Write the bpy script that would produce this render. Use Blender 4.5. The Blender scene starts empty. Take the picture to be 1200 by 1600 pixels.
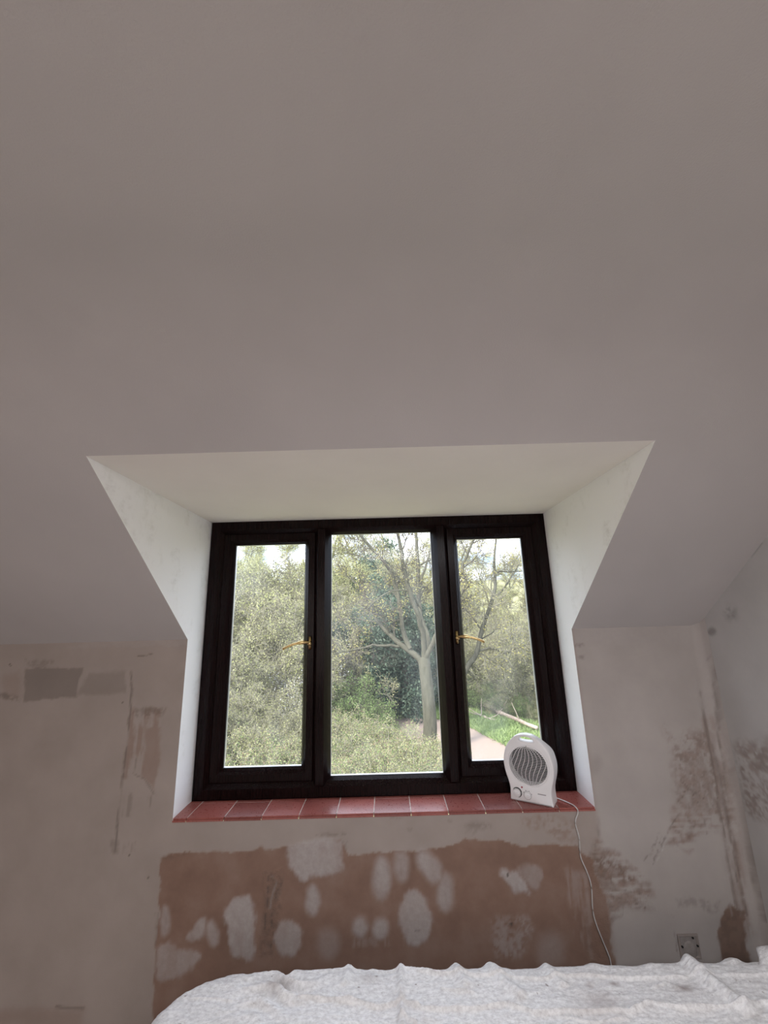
import bpy, bmesh, math, random
import numpy as np
from mathutils import Vector, Matrix

sc = bpy.context.scene
col = sc.collection
R = math.radians

# ------------------------------------------------------------------ camera
F, PIT, ROL = 650.2, 0.2436, -0.0276
CAM = np.array([0.0346, -1.938, 1.6])
cam_d = bpy.data.cameras.new('camera'); cam = bpy.data.objects.new('camera', cam_d); col.objects.link(cam)
cam_d.sensor_fit = 'VERTICAL'; cam_d.sensor_height = 36.0; cam_d.lens = F / 1600 * 36.0
cam_d.clip_start = 0.02; cam_d.clip_end = 500
fw = Vector((0, math.cos(PIT), math.sin(PIT))); up0 = Vector((0, -math.sin(PIT), math.cos(PIT))); r0 = Vector((1, 0, 0))
c_, s_ = math.cos(ROL), math.sin(ROL)
rt = c_ * r0 + s_ * up0; up = c_ * up0 - s_ * r0
M4 = Matrix((rt, up, -fw)).transposed().to_4x4(); M4.translation = Vector(CAM)
cam.matrix_world = M4
sc.camera = cam

# ------------------------------------------------------------------ world: pale spring sky with thin cloud
wd = bpy.data.worlds.new('sky'); sc.world = wd; wd.use_nodes = True
nt = wd.node_tree; nt.nodes.clear()
wo = nt.nodes.new('ShaderNodeOutputWorld'); bg = nt.nodes.new('ShaderNodeBackground')
tc = nt.nodes.new('ShaderNodeTexCoord'); nz = nt.nodes.new('ShaderNodeTexNoise')
nz.inputs['Scale'].default_value = 5.0; nz.inputs['Detail'].default_value = 5.0
mpw = nt.nodes.new('ShaderNodeMapping'); mpw.inputs['Scale'].default_value = (1, 1, 2.6)
rmp = nt.nodes.new('ShaderNodeValToRGB')
rmp.color_ramp.elements[0].position = 0.36; rmp.color_ramp.elements[0].color = (0.16, 0.26, 0.38, 1)
rmp.color_ramp.elements[1].position = 0.58; rmp.color_ramp.elements[1].color = (0.93, 0.975, 1.09, 1)
nt.links.new(tc.outputs['Generated'], mpw.inputs['Vector']); nt.links.new(mpw.outputs['Vector'], nz.inputs['Vector'])
nt.links.new(nz.outputs['Fac'], rmp.inputs['Fac']); nt.links.new(rmp.outputs['Color'], bg.inputs['Color'])
bg.inputs['Strength'].default_value = 2.4
nt.links.new(bg.outputs['Background'], wo.inputs['Surface'])

# soft sun from behind the house, to the left
sun_d = bpy.data.lights.new('sun', 'SUN'); sun = bpy.data.objects.new('sun', sun_d); col.objects.link(sun)
sun_d.energy = 4.2; sun_d.angle = R(8); sun_d.color = (1.0, 0.95, 0.86)
sun.rotation_euler = Vector((0.62, 0.62, -0.62)).to_track_quat('-Z', 'Y').to_euler()

# added fill light at an invented window in the unseen back wall
rl_d = bpy.data.lights.new('rear_fill_light', 'AREA'); rl = bpy.data.objects.new('rear_fill_light', rl_d); col.objects.link(rl)
rl_d.shape = 'RECTANGLE'; rl_d.size = 2.2; rl_d.size_y = 1.25; rl_d.energy = 7.5; rl_d.color = (1.0, 0.90, 0.84)
rl.location = (-0.35, -4.43, 1.45); rl.rotation_euler = (R(90), 0, 0)

# added fill light at an invented rooflight, out of view overhead
sk_d = bpy.data.lights.new('overhead_fill_light', 'AREA'); sk = bpy.data.objects.new('overhead_fill_light', sk_d); col.objects.link(sk)
sk_d.shape = 'RECTANGLE'; sk_d.size = 1.1; sk_d.size_y = 0.9; sk_d.energy = 27; sk_d.color = (0.98, 0.97, 1.0)
sk.location = (0.35, -2.75, 2.322)

sc.view_settings.view_transform = 'Standard'; sc.view_settings.look = 'None'
sc.view_settings.exposure = 1.05; sc.view_settings.gamma = 1.0; sc.view_settings.use_curve_mapping = False

# ------------------------------------------------------------------ helpers
def ray(px, py):
    u, v = px - 600, py - 800
    u, v = c_ * u + s_ * v, -s_ * u + c_ * v
    return np.array([u, F * math.cos(PIT) + v * math.sin(PIT), F * math.sin(PIT) - v * math.cos(PIT)])
def on_y(px, py, y): d = ray(px, py); return CAM + d * ((y - CAM[1]) / d[1])
def on_x(px, py, x): d = ray(px, py); return CAM + d * ((x - CAM[0]) / d[0])
def on_z(px, py, z): d = ray(px, py); return CAM + d * ((z - CAM[2]) / d[2])

def tag(o, label=None, cat=None, group=None, kind=None):
    if label: o['label'] = label
    if cat: o['category'] = cat
    if group: o['group'] = group
    if kind: o['kind'] = kind
    return o
def empty(name, loc=(0, 0, 0), rz=0.0, parent=None):
    o = bpy.data.objects.new(name, None); col.objects.link(o)
    o.location = loc; o.rotation_euler = (0, 0, rz); o.empty_display_size = 0.05
    if parent: o.parent = parent
    return o
def link(name, me, mat=None, parent=None):
    o = bpy.data.objects.new(name, me); col.objects.link(o)
    if mat is not None and len(me.materials) == 0: me.materials.append(mat)
    if parent: o.parent = parent
    return o
def pyd(name, vs, fs, mat=None, parent=None, smooth=False):
    me = bpy.data.meshes.new(name); me.from_pydata([tuple(map(float, v)) for v in vs], [], [tuple(map(int, f)) for f in fs]); me.update()
    if smooth: me.polygons.foreach_set('use_smooth', [True] * len(me.polygons))
    return link(name, me, mat, parent)
def np_mesh(name, V, Q):
    """V (n,3), Q (m,k) faces of equal size"""
    me = bpy.data.meshes.new(name); V = np.asarray(V, np.float32); Q = np.asarray(Q, np.int32); k = Q.shape[1]
    me.vertices.add(len(V)); me.vertices.foreach_set('co', V.ravel())
    me.loops.add(Q.size); me.loops.foreach_set('vertex_index', Q.ravel())
    me.polygons.add(len(Q)); me.polygons.foreach_set('loop_start', np.arange(0, Q.size, k, dtype=np.int32))
    me.update(calc_edges=True); return me
def bm_obj(name, bm, mat, parent=None, smooth=False, bev=0.0, seg=2):
    if bev > 0:
        bmesh.ops.bevel(bm, geom=bm.edges[:], offset=bev, segments=seg, affect='EDGES', profile=0.5)
    bmesh.ops.recalc_face_normals(bm, faces=bm.faces[:])
    me = bpy.data.meshes.new(name); bm.to_mesh(me); bm.free()
    if smooth: me.polygons.foreach_set('use_smooth', [True] * len(me.polygons))
    return link(name, me, mat, parent)
def add_box(bm, x0, x1, y0, y1, z0, z1):
    m = Matrix.Translation(((x0 + x1) / 2, (y0 + y1) / 2, (z0 + z1) / 2)) @ Matrix.Diagonal((abs(x1 - x0), abs(y1 - y0), abs(z1 - z0), 1))
    bmesh.ops.create_cube(bm, size=1.0, matrix=m)
def box(name, x0, x1, y0, y1, z0, z1, mat, parent=None, bev=0.0):
    bm = bmesh.new(); add_box(bm, x0, x1, y0, y1, z0, z1); return bm_obj(name, bm, mat, parent, bev=bev)
def cyl(name, p0, p1, r, mat, parent=None, n=24, r2=None, bev=0.0):
    p0, p1 = Vector(p0), Vector(p1); bm = bmesh.new()
    q = (p1 - p0).to_track_quat('Z', 'Y').to_matrix().to_4x4(); q.translation = (p0 + p1) / 2
    bmesh.ops.create_cone(bm, cap_ends=True, segments=n, radius1=r, radius2=r if r2 is None else r2, depth=(p1 - p0).length, matrix=q)
    return bm_obj(name, bm, mat, parent, smooth=False)

class Tubes:
    def __init__(s): s.g = {}
    def add(s, pts, rad, k=4):
        pts = np.asarray(pts, float); s.g.setdefault((len(pts), k), []).append((pts, np.asarray(rad, float)))
    def arrays(s):
        Vs, Qs, off = [], [], 0
        for (n, k), lst in s.g.items():
            P = np.stack([a for a, _ in lst]); Rr = np.stack([b for _, b in lst]); m = len(lst)
            T = np.empty_like(P); T[:, 1:-1] = P[:, 2:] - P[:, :-2]; T[:, 0] = P[:, 1] - P[:, 0]; T[:, -1] = P[:, -1] - P[:, -2]
            T /= np.linalg.norm(T, axis=2, keepdims=True) + 1e-9
            ref = np.where(np.abs(T[:, :1, 2:3]) > 0.8, np.array([1., 0, 0]), np.array([0, 0, 1.]))
            ref = np.broadcast_to(ref, T.shape)
            U = np.cross(T, ref); U /= np.linalg.norm(U, axis=2, keepdims=True) + 1e-9; W = np.cross(T, U)
            a = np.arange(k) * 2 * math.pi / k
            V = P[:, :, None, :] + Rr[:, :, None, None] * (U[:, :, None, :] * np.cos(a)[None, None, :, None] + W[:, :, None, :] * np.sin(a)[None, None, :, None])
            Vs.append(V.reshape(-1, 3))
            i, j = np.meshgrid(np.arange(n - 1), np.arange(k), indexing='ij')
            q = np.stack([i * k + j, i * k + (j + 1) % k, (i + 1) * k + (j + 1) % k, (i + 1) * k + j], -1).reshape(-1, 4)
            q = q[None] + (np.arange(m) * n * k)[:, None, None] + off
            Qs.append(q.reshape(-1, 4)); off += m * n * k
        return np.concatenate(Vs), np.concatenate(Qs)
    def mesh(s, name, smooth=True):
        V, Q = s.arrays(); me = np_mesh(name, V, Q)
        if smooth: me.polygons.foreach_set('use_smooth', [True] * len(me.polygons))
        return me

# ------------------------------------------------------------------ procedural materials
def s2l(c): return tuple(((v / 255) / 12.92 if v / 255 <= 0.04045 else ((v / 255 + 0.055) / 1.055) ** 2.4) for v in c) + (1,)
class N:
    def __init__(s, name):
        s.m = bpy.data.materials.new(name); s.m.use_nodes = True; s.t = s.m.node_tree; s.t.nodes.clear()
        s.out = s.n('ShaderNodeOutputMaterial')
    def n(s, ty, **kw):
        nd = s.t.nodes.new(ty)
        for k, v in kw.items(): setattr(nd, k, v)
        return nd
    def l(s, a, b): s.t.links.new(a, b)
    def bsdf(s, rough=0.5, spec=0.5, metal=0.0):
        b = s.n('ShaderNodeBsdfPrincipled'); b.inputs['Roughness'].default_value = rough
        b.inputs['Specular IOR Level'].default_value = spec; b.inputs['Metallic'].default_value = metal
        s.l(b.outputs['BSDF'], s.out.inputs['Surface']); return b
    def noise(s, scale, detail=4, rough=0.55, vec=None, sx=None):
        t = s.n('ShaderNodeTexNoise'); t.inputs['Scale'].default_value = scale; t.inputs['Detail'].default_value = detail; t.inputs['Roughness'].default_value = rough
        if vec is None: vec = s.n('ShaderNodeTexCoord').outputs['Object']
        if sx:
            mp = s.n('ShaderNodeMapping'); mp.inputs['Scale'].default_value = sx; s.l(vec, mp.inputs['Vector']); vec = mp.outputs['Vector']
        s.l(vec, t.inputs['Vector']); return t.outputs['Fac']
    def ramp(s, fac, stops):
        r = s.n('ShaderNodeValToRGB'); e = r.color_ramp.elements
        while len(e) < len(stops): e.new(0.5)
        for el, (p, c) in zip(e, stops): el.position = p; el.color = c
        s.l(fac, r.inputs['Fac']); return r.outputs['Color']
    def mix(s, fac, a, b, mode='MIX'):
        m = s.n('ShaderNodeMix'); m.data_type = 'RGBA'; m.blend_type = mode
        for i, v in ((0, fac), (6, a), (7, b)):
            if isinstance(v, (int, float)): m.inputs[i].default_value = v
            elif isinstance(v, tuple): m.inputs[i].default_value = v
            else: s.l(v, m.inputs[i])
        return m.outputs[2]
    def math(s, op, a, b=0.0, clamp=False):
        m = s.n('ShaderNodeMath'); m.operation = op; m.use_clamp = clamp
        for i, v in ((0, a), (1, b)):
            if isinstance(v, (int, float)): m.inputs[i].default_value = v
            else: s.l(v, m.inputs[i])
        return m.outputs[0]
    def attr(s, name):
        a = s.n('ShaderNodeAttribute'); a.attribute_name = name; return a
    def bump(s, h, b, strength=0.3, dist=0.01):
        n = s.n('ShaderNodeBump'); n.inputs['Strength'].default_value = strength; n.inputs['Distance'].default_value = dist
        s.l(h, n.inputs['Height']); s.l(n.outputs['Normal'], b.inputs['Normal'])

def simple(name, c0, c1=None, scale=30, rough=0.5, spec=0.5, metal=0.0, bump=0.0, bdist=0.005, detail=4, sx=None):
    k = N(name); b = k.bsdf(rough, spec, metal); c1 = c1 or c0
    f = k.noise(scale, detail, sx=sx); k.l(k.ramp(f, [(0.3, c0), (0.7, c1)]), b.inputs['Base Color'])
    if bump: k.bump(f, b, bump, bdist)
    return k.m

def lin(r, g, b): return (r, g, b, 1)

# ceiling paint: dull warm white emulsion with a fine roller texture
def mat_ceiling():
    k = N('ceiling_paint'); b = k.bsdf(0.9, 0.15)
    big = k.noise(1.7, 3); fine = k.noise(260, 3)
    c = k.ramp(big, [(0.3, lin(.425, .40, .392)), (0.7, lin(.47, .442, .434))])
    k.l(c, b.inputs['Base Color']); k.bump(fine, b, 0.25, 0.002); return k.m
# dormer reveals: fresh white filler and paint, lightly scuffed
def mat_reveal():
    k = N('reveal_plaster'); b = k.bsdf(0.8, 0.2)
    a = k.noise(9, 6, 0.65, sx=(1, 1, .6)); s = k.noise(38, 5, 0.7, sx=(1, .5, 1))
    m = k.math('MULTIPLY', k.math('SUBTRACT', a, 0.51, True), 3.4, True)
    m2 = k.math('MULTIPLY', m, k.math('MULTIPLY', k.math('SUBTRACT', s, 0.42, True), 4.0, True), True)
    c = k.mix(m2, lin(.91, .91, .915), lin(.62, .61, .58)); k.l(c, b.inputs['Base Color']); k.bump(s, b, 0.15, 0.002); return k.m
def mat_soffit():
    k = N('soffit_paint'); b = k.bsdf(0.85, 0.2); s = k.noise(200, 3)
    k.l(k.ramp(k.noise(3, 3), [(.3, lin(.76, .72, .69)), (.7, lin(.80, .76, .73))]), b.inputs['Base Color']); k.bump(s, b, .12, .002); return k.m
# patched wall: masks are baked per vertex (bare plaster, filler, dark scrapes, roughness)
def mat_wall():
    k = N('patched_plaster_wall'); b = k.bsdf(0.88, 0.18)
    at = k.attr('marks'); sep = k.n('ShaderNodeSeparateColor'); k.l(at.outputs['Color'], sep.inputs['Color'])
    bare, fill, dark = sep.outputs[0], sep.outputs[1], sep.outputs[2]; ro = k.attr('relief').outputs['Fac']
    n1 = k.noise(5, 4); n2 = k.noise(45, 6, .65); n3 = k.noise(300, 3)
    paint = k.ramp(n1, [(.3, lin(.315, .268, .240)), (.7, lin(.365, .312, .283))])
    brown = k.ramp(k.noise(7, 5, .6), [(.3, lin(.20, .126, .096)), (.5, lin(.235, .150, .115)), (.72, lin(.265, .183, .148))])
    grey = k.ramp(n2, [(.3, lin(.36, .325, .312)), (.7, lin(.44, .405, .392))])
    pale = at.outputs['Alpha']; c = k.mix(pale, paint, k.ramp(n1, [(.3, lin(.455, .44, .43)), (.7, lin(.515, .50, .49))])); c = k.mix(bare, c, brown); c = k.mix(fill, c, grey); c = k.mix(dark, c, lin(.10, .082, .07))  # pale: lighter tone, chiefly light put into the right side's colour
    k.l(c, b.inputs['Base Color'])
    h = k.math('ADD', k.math('MULTIPLY', k.math('MULTIPLY', n2, ro), 1.6), k.math('MULTIPLY', n3, 0.10))
    h = k.math('ADD', h, k.math('MULTIPLY', fill, 0.12)); h = k.math('SUBTRACT', h, k.math('MULTIPLY', dark, 0.25))
    k.bump(h, b, 0.55, 0.006); return k.m
def mat_tile():
    k = N('quarry_tile'); b = k.bsdf(0.34, 0.5)
    oi = k.n('ShaderNodeObjectInfo'); tcn = k.n('ShaderNodeTexCoord')
    va = k.n('ShaderNodeVectorMath'); va.operation = 'ADD'; k.l(tcn.outputs['Object'], va.inputs[0]); k.l(oi.outputs['Location'], va.inputs[1])
    f = k.noise(11, 5, .6, vec=va.outputs[0]); g = k.noise(120, 4, .6, vec=va.outputs[0])
    c = k.ramp(f, [(.3, lin(.225, .060, .050)), (.55, lin(.29, .090, .075)), (.75, lin(.245, .086, .074))])
    hs = k.n('ShaderNodeHueSaturation'); k.l(c, hs.inputs['Color']); k.l(k.math('ADD', k.math('MULTIPLY', oi.outputs['Random'], .45), .78), hs.inputs['Value'])
    k.l(hs.outputs['Color'], b.inputs['Base Color'])
    k.l(k.math('ADD', k.math('MULTIPLY', g, .22), .19), b.inputs['Roughness']); k.bump(g, b, .12, .001); return k.m
def mat_frame():
    k = N('rosewood_upvc'); b = k.bsdf(0.22, 0.13)
    w = k.noise(26, 6, .6, sx=(9, 9, .35)); c = k.ramp(w, [(.35, lin(.0035, .0016, .0017)), (.65, lin(.010, .0036, .0036))])
    k.l(c, b.inputs['Base Color']); k.bump(w, b, .10, .001); return k.m
def mat_glass():
    k = N('smudged_glass'); tr = k.n('ShaderNodeBsdfTransparent'); gl = k.n('ShaderNodeBsdfGlossy'); gl.inputs['Roughness'].default_value = 0.02
    fr = k.n('ShaderNodeFresnel'); fr.inputs['IOR'].default_value = 1.45
    m1 = k.n('ShaderNodeMixShader'); k.l(k.math('MULTIPLY', fr.outputs[0], .18), m1.inputs[0]); k.l(tr.outputs[0], m1.inputs[1]); k.l(gl.outputs[0], m1.inputs[2])
    a = k.noise(2.6, 3, .5, sx=(1.6, 1, .8)); s = k.noise(30, 4, .6, sx=(1, 1, .25))
    d = k.math('MULTIPLY', k.math('MULTIPLY', k.math('SUBTRACT', a, .50, True), 2.4, True), k.math('ADD', k.math('MULTIPLY', s, .8), .1), True)
    d = k.math('ADD', k.math('MULTIPLY', d, .16), .012, True)
    tl = k.n('ShaderNodeBsdfTranslucent'); tl.inputs['Color'].default_value = (.9, .93, .95, 1)
    m2 = k.n('ShaderNodeMixShader'); k.l(d, m2.inputs[0]); k.l(m1.outputs[0], m2.inputs[1]); k.l(tl.outputs[0], m2.inputs[2])
    k.l(m2.outputs[0], k.out.inputs['Surface']); return k.m
def mat_sheet():
    k = N('cotton_twill'); b = k.bsdf(0.95, 0.08)
    tcn = k.n('ShaderNodeTexCoord').outputs['Object']
    f = k.noise(70, 5, .7, vec=tcn, sx=(1, 1.6, 1)); w = k.noise(420, 2, .6, vec=tcn); g = k.noise(3, 3, .5, vec=tcn)
    c = k.ramp(f, [(.32, lin(.58, .57, .575)), (.62, lin(.86, .86, .865))]); c = k.mix(k.math('MULTIPLY', k.math('SUBTRACT', g, .55, True), 2.0, True), c, lin(.56, .51, .49))
    st = k.attr('stain').outputs['Fac']; c = k.mix(st, c, lin(.30, .25, .24))
    sp = k.noise(55, 1, .3, vec=tcn); c = k.mix(k.math('MULTIPLY', k.math('SUBTRACT', sp, .76, True), 12, True), c, lin(.25, .2, .19))
    k.l(c, b.inputs['Base Color']); k.bump(k.math('ADD', w, k.math('MULTIPLY', f, .8)), b, .35, .002); return k.m
def mat_leaf(name, c0, c1, trans=0.4):
    k = N(name); oi = k.n('ShaderNodeObjectInfo'); geo = k.n('ShaderNodeNewGeometry')
    v = k.math('FRACT', k.math('ADD', geo.outputs['Random Per Island'], k.math('MULTIPLY', oi.outputs['Random'], .35)))
    c = k.ramp(v, [(0., c0), (1., c1)])
    d = k.n('ShaderNodeBsdfDiffuse'); t = k.n('ShaderNodeBsdfTranslucent'); m = k.n('ShaderNodeMixShader'); m.inputs[0].default_value = trans
    k.l(c, d.inputs['Color']); k.l(c, t.inputs['Color']); k.l(d.outputs[0], m.inputs[1]); k.l(t.outputs[0], m.inputs[2]); k.l(m.outputs[0], k.out.inputs['Surface']); return k.m

M = {}
M['ceil'] = mat_ceiling(); M['reveal'] = mat_reveal(); M['soffit'] = mat_soffit(); M['wall'] = mat_wall(); M['tile'] = mat_tile(); M['frame'] = mat_frame()
M['glass'] = mat_glass(); M['sheet'] = mat_sheet()
M['plainwall'] = simple('plain_wall_paint', lin(.50, .44, .41), lin(.54, .48, .45), 4, .9, .15)
M['grout'] = simple('grey_grout', lin(.50, .46, .42), lin(.62, .58, .54), 60, .95, .1, bump=.2)
M['floor'] = simple('bare_floorboard', lin(.56, .50, .46), lin(.64, .58, .53), 14, .7, .3, sx=(.3, 6, 1))
M['gasket'] = simple('grey_gasket', lin(.02, .02, .022), lin(.03, .03, .03), 30, .5)
M['bead'] = simple('silver_spacer', lin(.62, .63, .66), lin(.70, .71, .74), 60, .3, .5, .7)
M['brass'] = simple('aged_brass', lin(.50, .36, .16), lin(.66, .49, .24), 40, .2, .5, 1.0)
M['steel'] = simple('dull_steel', lin(.30, .29, .28), lin(.42, .41, .40), 40, .4, .5, .9)
M['white'] = simple('white_plastic', lin(.76, .745, .75), lin(.80, .785, .79), 12, .38, .45)
M['offwhite'] = simple('off_white_plastic', lin(.70, .69, .69), lin(.74, .73, .73), 12, .42, .45)
M['cable'] = simple('white_cable_sheath', lin(.50, .48, .47), lin(.56, .54, .53), 20, .45, .4)
M['black'] = simple('black_plastic', lin(.012, .012, .013), lin(.02, .02, .02), 30, .4)
M['print'] = simple('grey_print', lin(.22, .20, .21), lin(.3, .28, .29), 400, .6)
M['red'] = simple('red_lens', lin(.30, .03, .05), lin(.36, .04, .06), 40, .25)
M['element'] = simple('dark_heater_element', lin(.006, .006, .0065), lin(.014, .013, .012), 200, .7, .2, 0.0)
M['mattress'] = simple('mattress_ticking', lin(.55, .52, .50), lin(.6, .57, .55), 20, .9, .1)
M['timber'] = simple('bed_base_fabric', lin(.2, .18, .17), lin(.24, .22, .2), 50, .9, .1)

# ------------------------------------------------------------------ the room
XL, XR, YB = -2.3, 1.428, -4.5         # side walls and back wall
HW, ZS, ZK, YT, ZT, YD = 0.859, 0.82, 1.5195, -0.7665, 2.0905, 0.160   # half opening, sill, eaves, soffit front, soffit, window plane
TAN = (ZT - ZK) / -YT
YF = -1.10; ZF = ZK - YF * TAN         # fold between slope and flat ceiling

def grid_axis(breaks, step):
    out = [breaks[0]]
    for a, b in zip(breaks[:-1], breaks[1:]):
        n = max(1, int(round(abs(b - a) / step))); out += [a + (b - a) * i / n for i in range(1, n + 1)]
    return np.array(out)

# value noise on arrays
def vnoise(x, y, seed):
    rs = np.random.RandomState(seed); T = rs.rand(256, 256)
    xi, yi = np.floor(x).astype(int), np.floor(y).astype(int); fx, fy = x - xi, y - yi
    fx, fy = fx * fx * (3 - 2 * fx), fy * fy * (3 - 2 * fy)
    g = lambda a, b: T[a & 255, b & 255]
    return (g(xi, yi) * (1 - fx) + g(xi + 1, yi) * fx) * (1 - fy) + (g(xi, yi + 1) * (1 - fx) + g(xi + 1, yi + 1) * fx) * fy
def fbm(x, y, seed, o=4):
    s, a, t = 0, 1.0, 0
    for i in range(o): s = s + a * vnoise(x * 2 ** i, y * 2 ** i, seed + i); t += a; a *= .5
    return s / t
def poly_sd(X, Z, pts):
    """signed distance (negative inside) to polygon"""
    d = np.full(X.shape, 1e9); ins = np.zeros(X.shape, bool); n = len(pts)
    for i in range(n):
        ax, az = pts[i]; bx, bz = pts[(i + 1) % n]; ex, ez = bx - ax, bz - az
        t = np.clip(((X - ax) * ex + (Z - az) * ez) / (ex * ex + ez * ez + 1e-12), 0, 1)
        d = np.minimum(d, np.hypot(X - ax - t * ex, Z - az - t * ez))
        cond = (az > Z) != (bz > Z); xs = ax + (Z - az) / (ez if abs(ez) > 1e-12 else 1e-12) * ex
        ins ^= cond & (X < xs)
    return np.where(ins, -d, d)
def line_d(X, Z, pts):
    d = np.full(X.shape, 1e9)
    for (ax, az), (bx, bz) in zip(pts[:-1], pts[1:]):
        ex, ez = bx - ax, bz - az; t = np.clip(((X - ax) * ex + (Z - az) * ez) / (ex * ex + ez * ez + 1e-12), 0, 1)
        d = np.minimum(d, np.hypot(X - ax - t * ex, Z - az - t * ez))
    return d
def smooth01(v): v = np.clip(v, 0, 1); return v * v * (3 - 2 * v)

class Marks:
    """plaster marks on a wall: a,b are metres along the wall and up it; conv turns a spot seen on the wall into (a,b)"""
    def __init__(s, A, B, conv):
        s.A, s.B, s.conv = A, B, conv; n = len(A)
        s.bare, s.fill, s.dark, s.rel, s.pale = (np.zeros(n) for _ in range(5))
        w = .016; s.wa = A + w * (fbm(A * 22, B * 22, 3) - .5) * 1.6 + .009 * (fbm(A * 110, B * 50, 5, 3) - .5); s.wb = B + w * (fbm(A * 22, B * 22, 17) - .5) * 1.6 + .009 * (fbm(A * 110, B * 50, 19, 3) - .5)
        s.streak_v = fbm(A * 70, B * 9, 29); s.streak_h = fbm(A * 9, B * 70, 41); s.n = .5 * fbm(A * 30, B * 30, 53, 5) + .5 * fbm(A * 95, B * 80, 57, 3)
    def put(s, ch, m, amt, tex=None):
        if tex == 'v': m = m * smooth01((.7 * s.streak_v + .3 * s.n - .36) * 4.5)
        if tex == 'h': m = m * smooth01((.6 * s.streak_h + .4 * s.n - .36) * 4)
        if tex == 'n': m = m * smooth01((s.n - .36) * 4)
        if ch == 'fill': m = m * np.clip(.55 + .9 * fbm(s.A * 16, s.B * 10, 61) * (.6 + .8 * s.streak_v), 0, 1)
        arr = getattr(s, ch); np.copyto(arr, arr + (1 - arr) * 0 + np.maximum(0, m * amt - arr))
    def cut(s, ch, m, amt):
        arr = getattr(s, ch); np.copyto(arr, arr * (1 - m * amt))
    def poly(s, ch, pts, amt=1.0, soft=.006, tex=None, warp=1.0, rnd=0):
        for _ in range(rnd): pts = [q for a, b in zip(pts, pts[1:] + pts[:1]) for q in ((a[0] * .75 + b[0] * .25, a[1] * .75 + b[1] * .25), (a[0] * .25 + b[0] * .75, a[1] * .25 + b[1] * .75))]
        P = [s.conv(*p) for p in pts]
        X = s.A + (s.wa - s.A) * warp; Z = s.B + (s.wb - s.B) * warp
        m = smooth01(.5 - poly_sd(X, Z, P) / (2 * soft)); s.put(ch, m, amt, tex); return m
    def ell(s, ch, c, r, amt=1.0, ang=0, soft=.25, tex=None):
        pts = [(c[0] + r[0] * math.cos(t) * math.cos(R(ang)) - r[1] * math.sin(t) * math.sin(R(ang)), c[1] + r[0] * math.cos(t) * math.sin(R(ang)) + r[1] * math.sin(t) * math.cos(R(ang))) for t in np.linspace(0, 2 * math.pi, 18)[:-1]]
        return s.poly(ch, pts, amt, soft * min(r) * .0026, tex, .6)
    def line(s, ch, pts, w, amt=1.0, tex=None):
        P = [s.conv(*p) for p in pts]; m = smooth01(1.2 - line_d(s.A + (s.wa - s.A) * .4, s.B + (s.wb - s.B) * .4, P) / (w * .0026)); s.put(ch, m, amt, tex); return m
    def smear(s, pts, amt, soft, tex, rel=0.0):
        b0 = s.bare.copy(); m = s.poly('bare', pts, amt, soft, tex, 1.4); g = np.maximum(0, s.bare - b0)
        s.fill *= 1 - np.clip(g * 1.3, 0, 1); s.dark = np.maximum(s.dark, g * .45 * smooth01((fbm(s.A * 60, s.B * 60, 97) - .4) * 5)); s.rel = np.maximum(s.rel, m * rel)
    def store(s, me):
        c = me.color_attributes.new('marks', 'FLOAT_COLOR', 'POINT')
        buf = np.ones((len(s.A), 4), np.float32); buf[:, 0] = s.bare; buf[:, 1] = s.fill; buf[:, 2] = s.dark; buf[:, 3] = s.pale; c.data.foreach_set('color', buf.ravel())
        r = me.attributes.new('relief', 'FLOAT', 'POINT'); r.data.foreach_set('value', s.rel.astype(np.float32))

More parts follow.
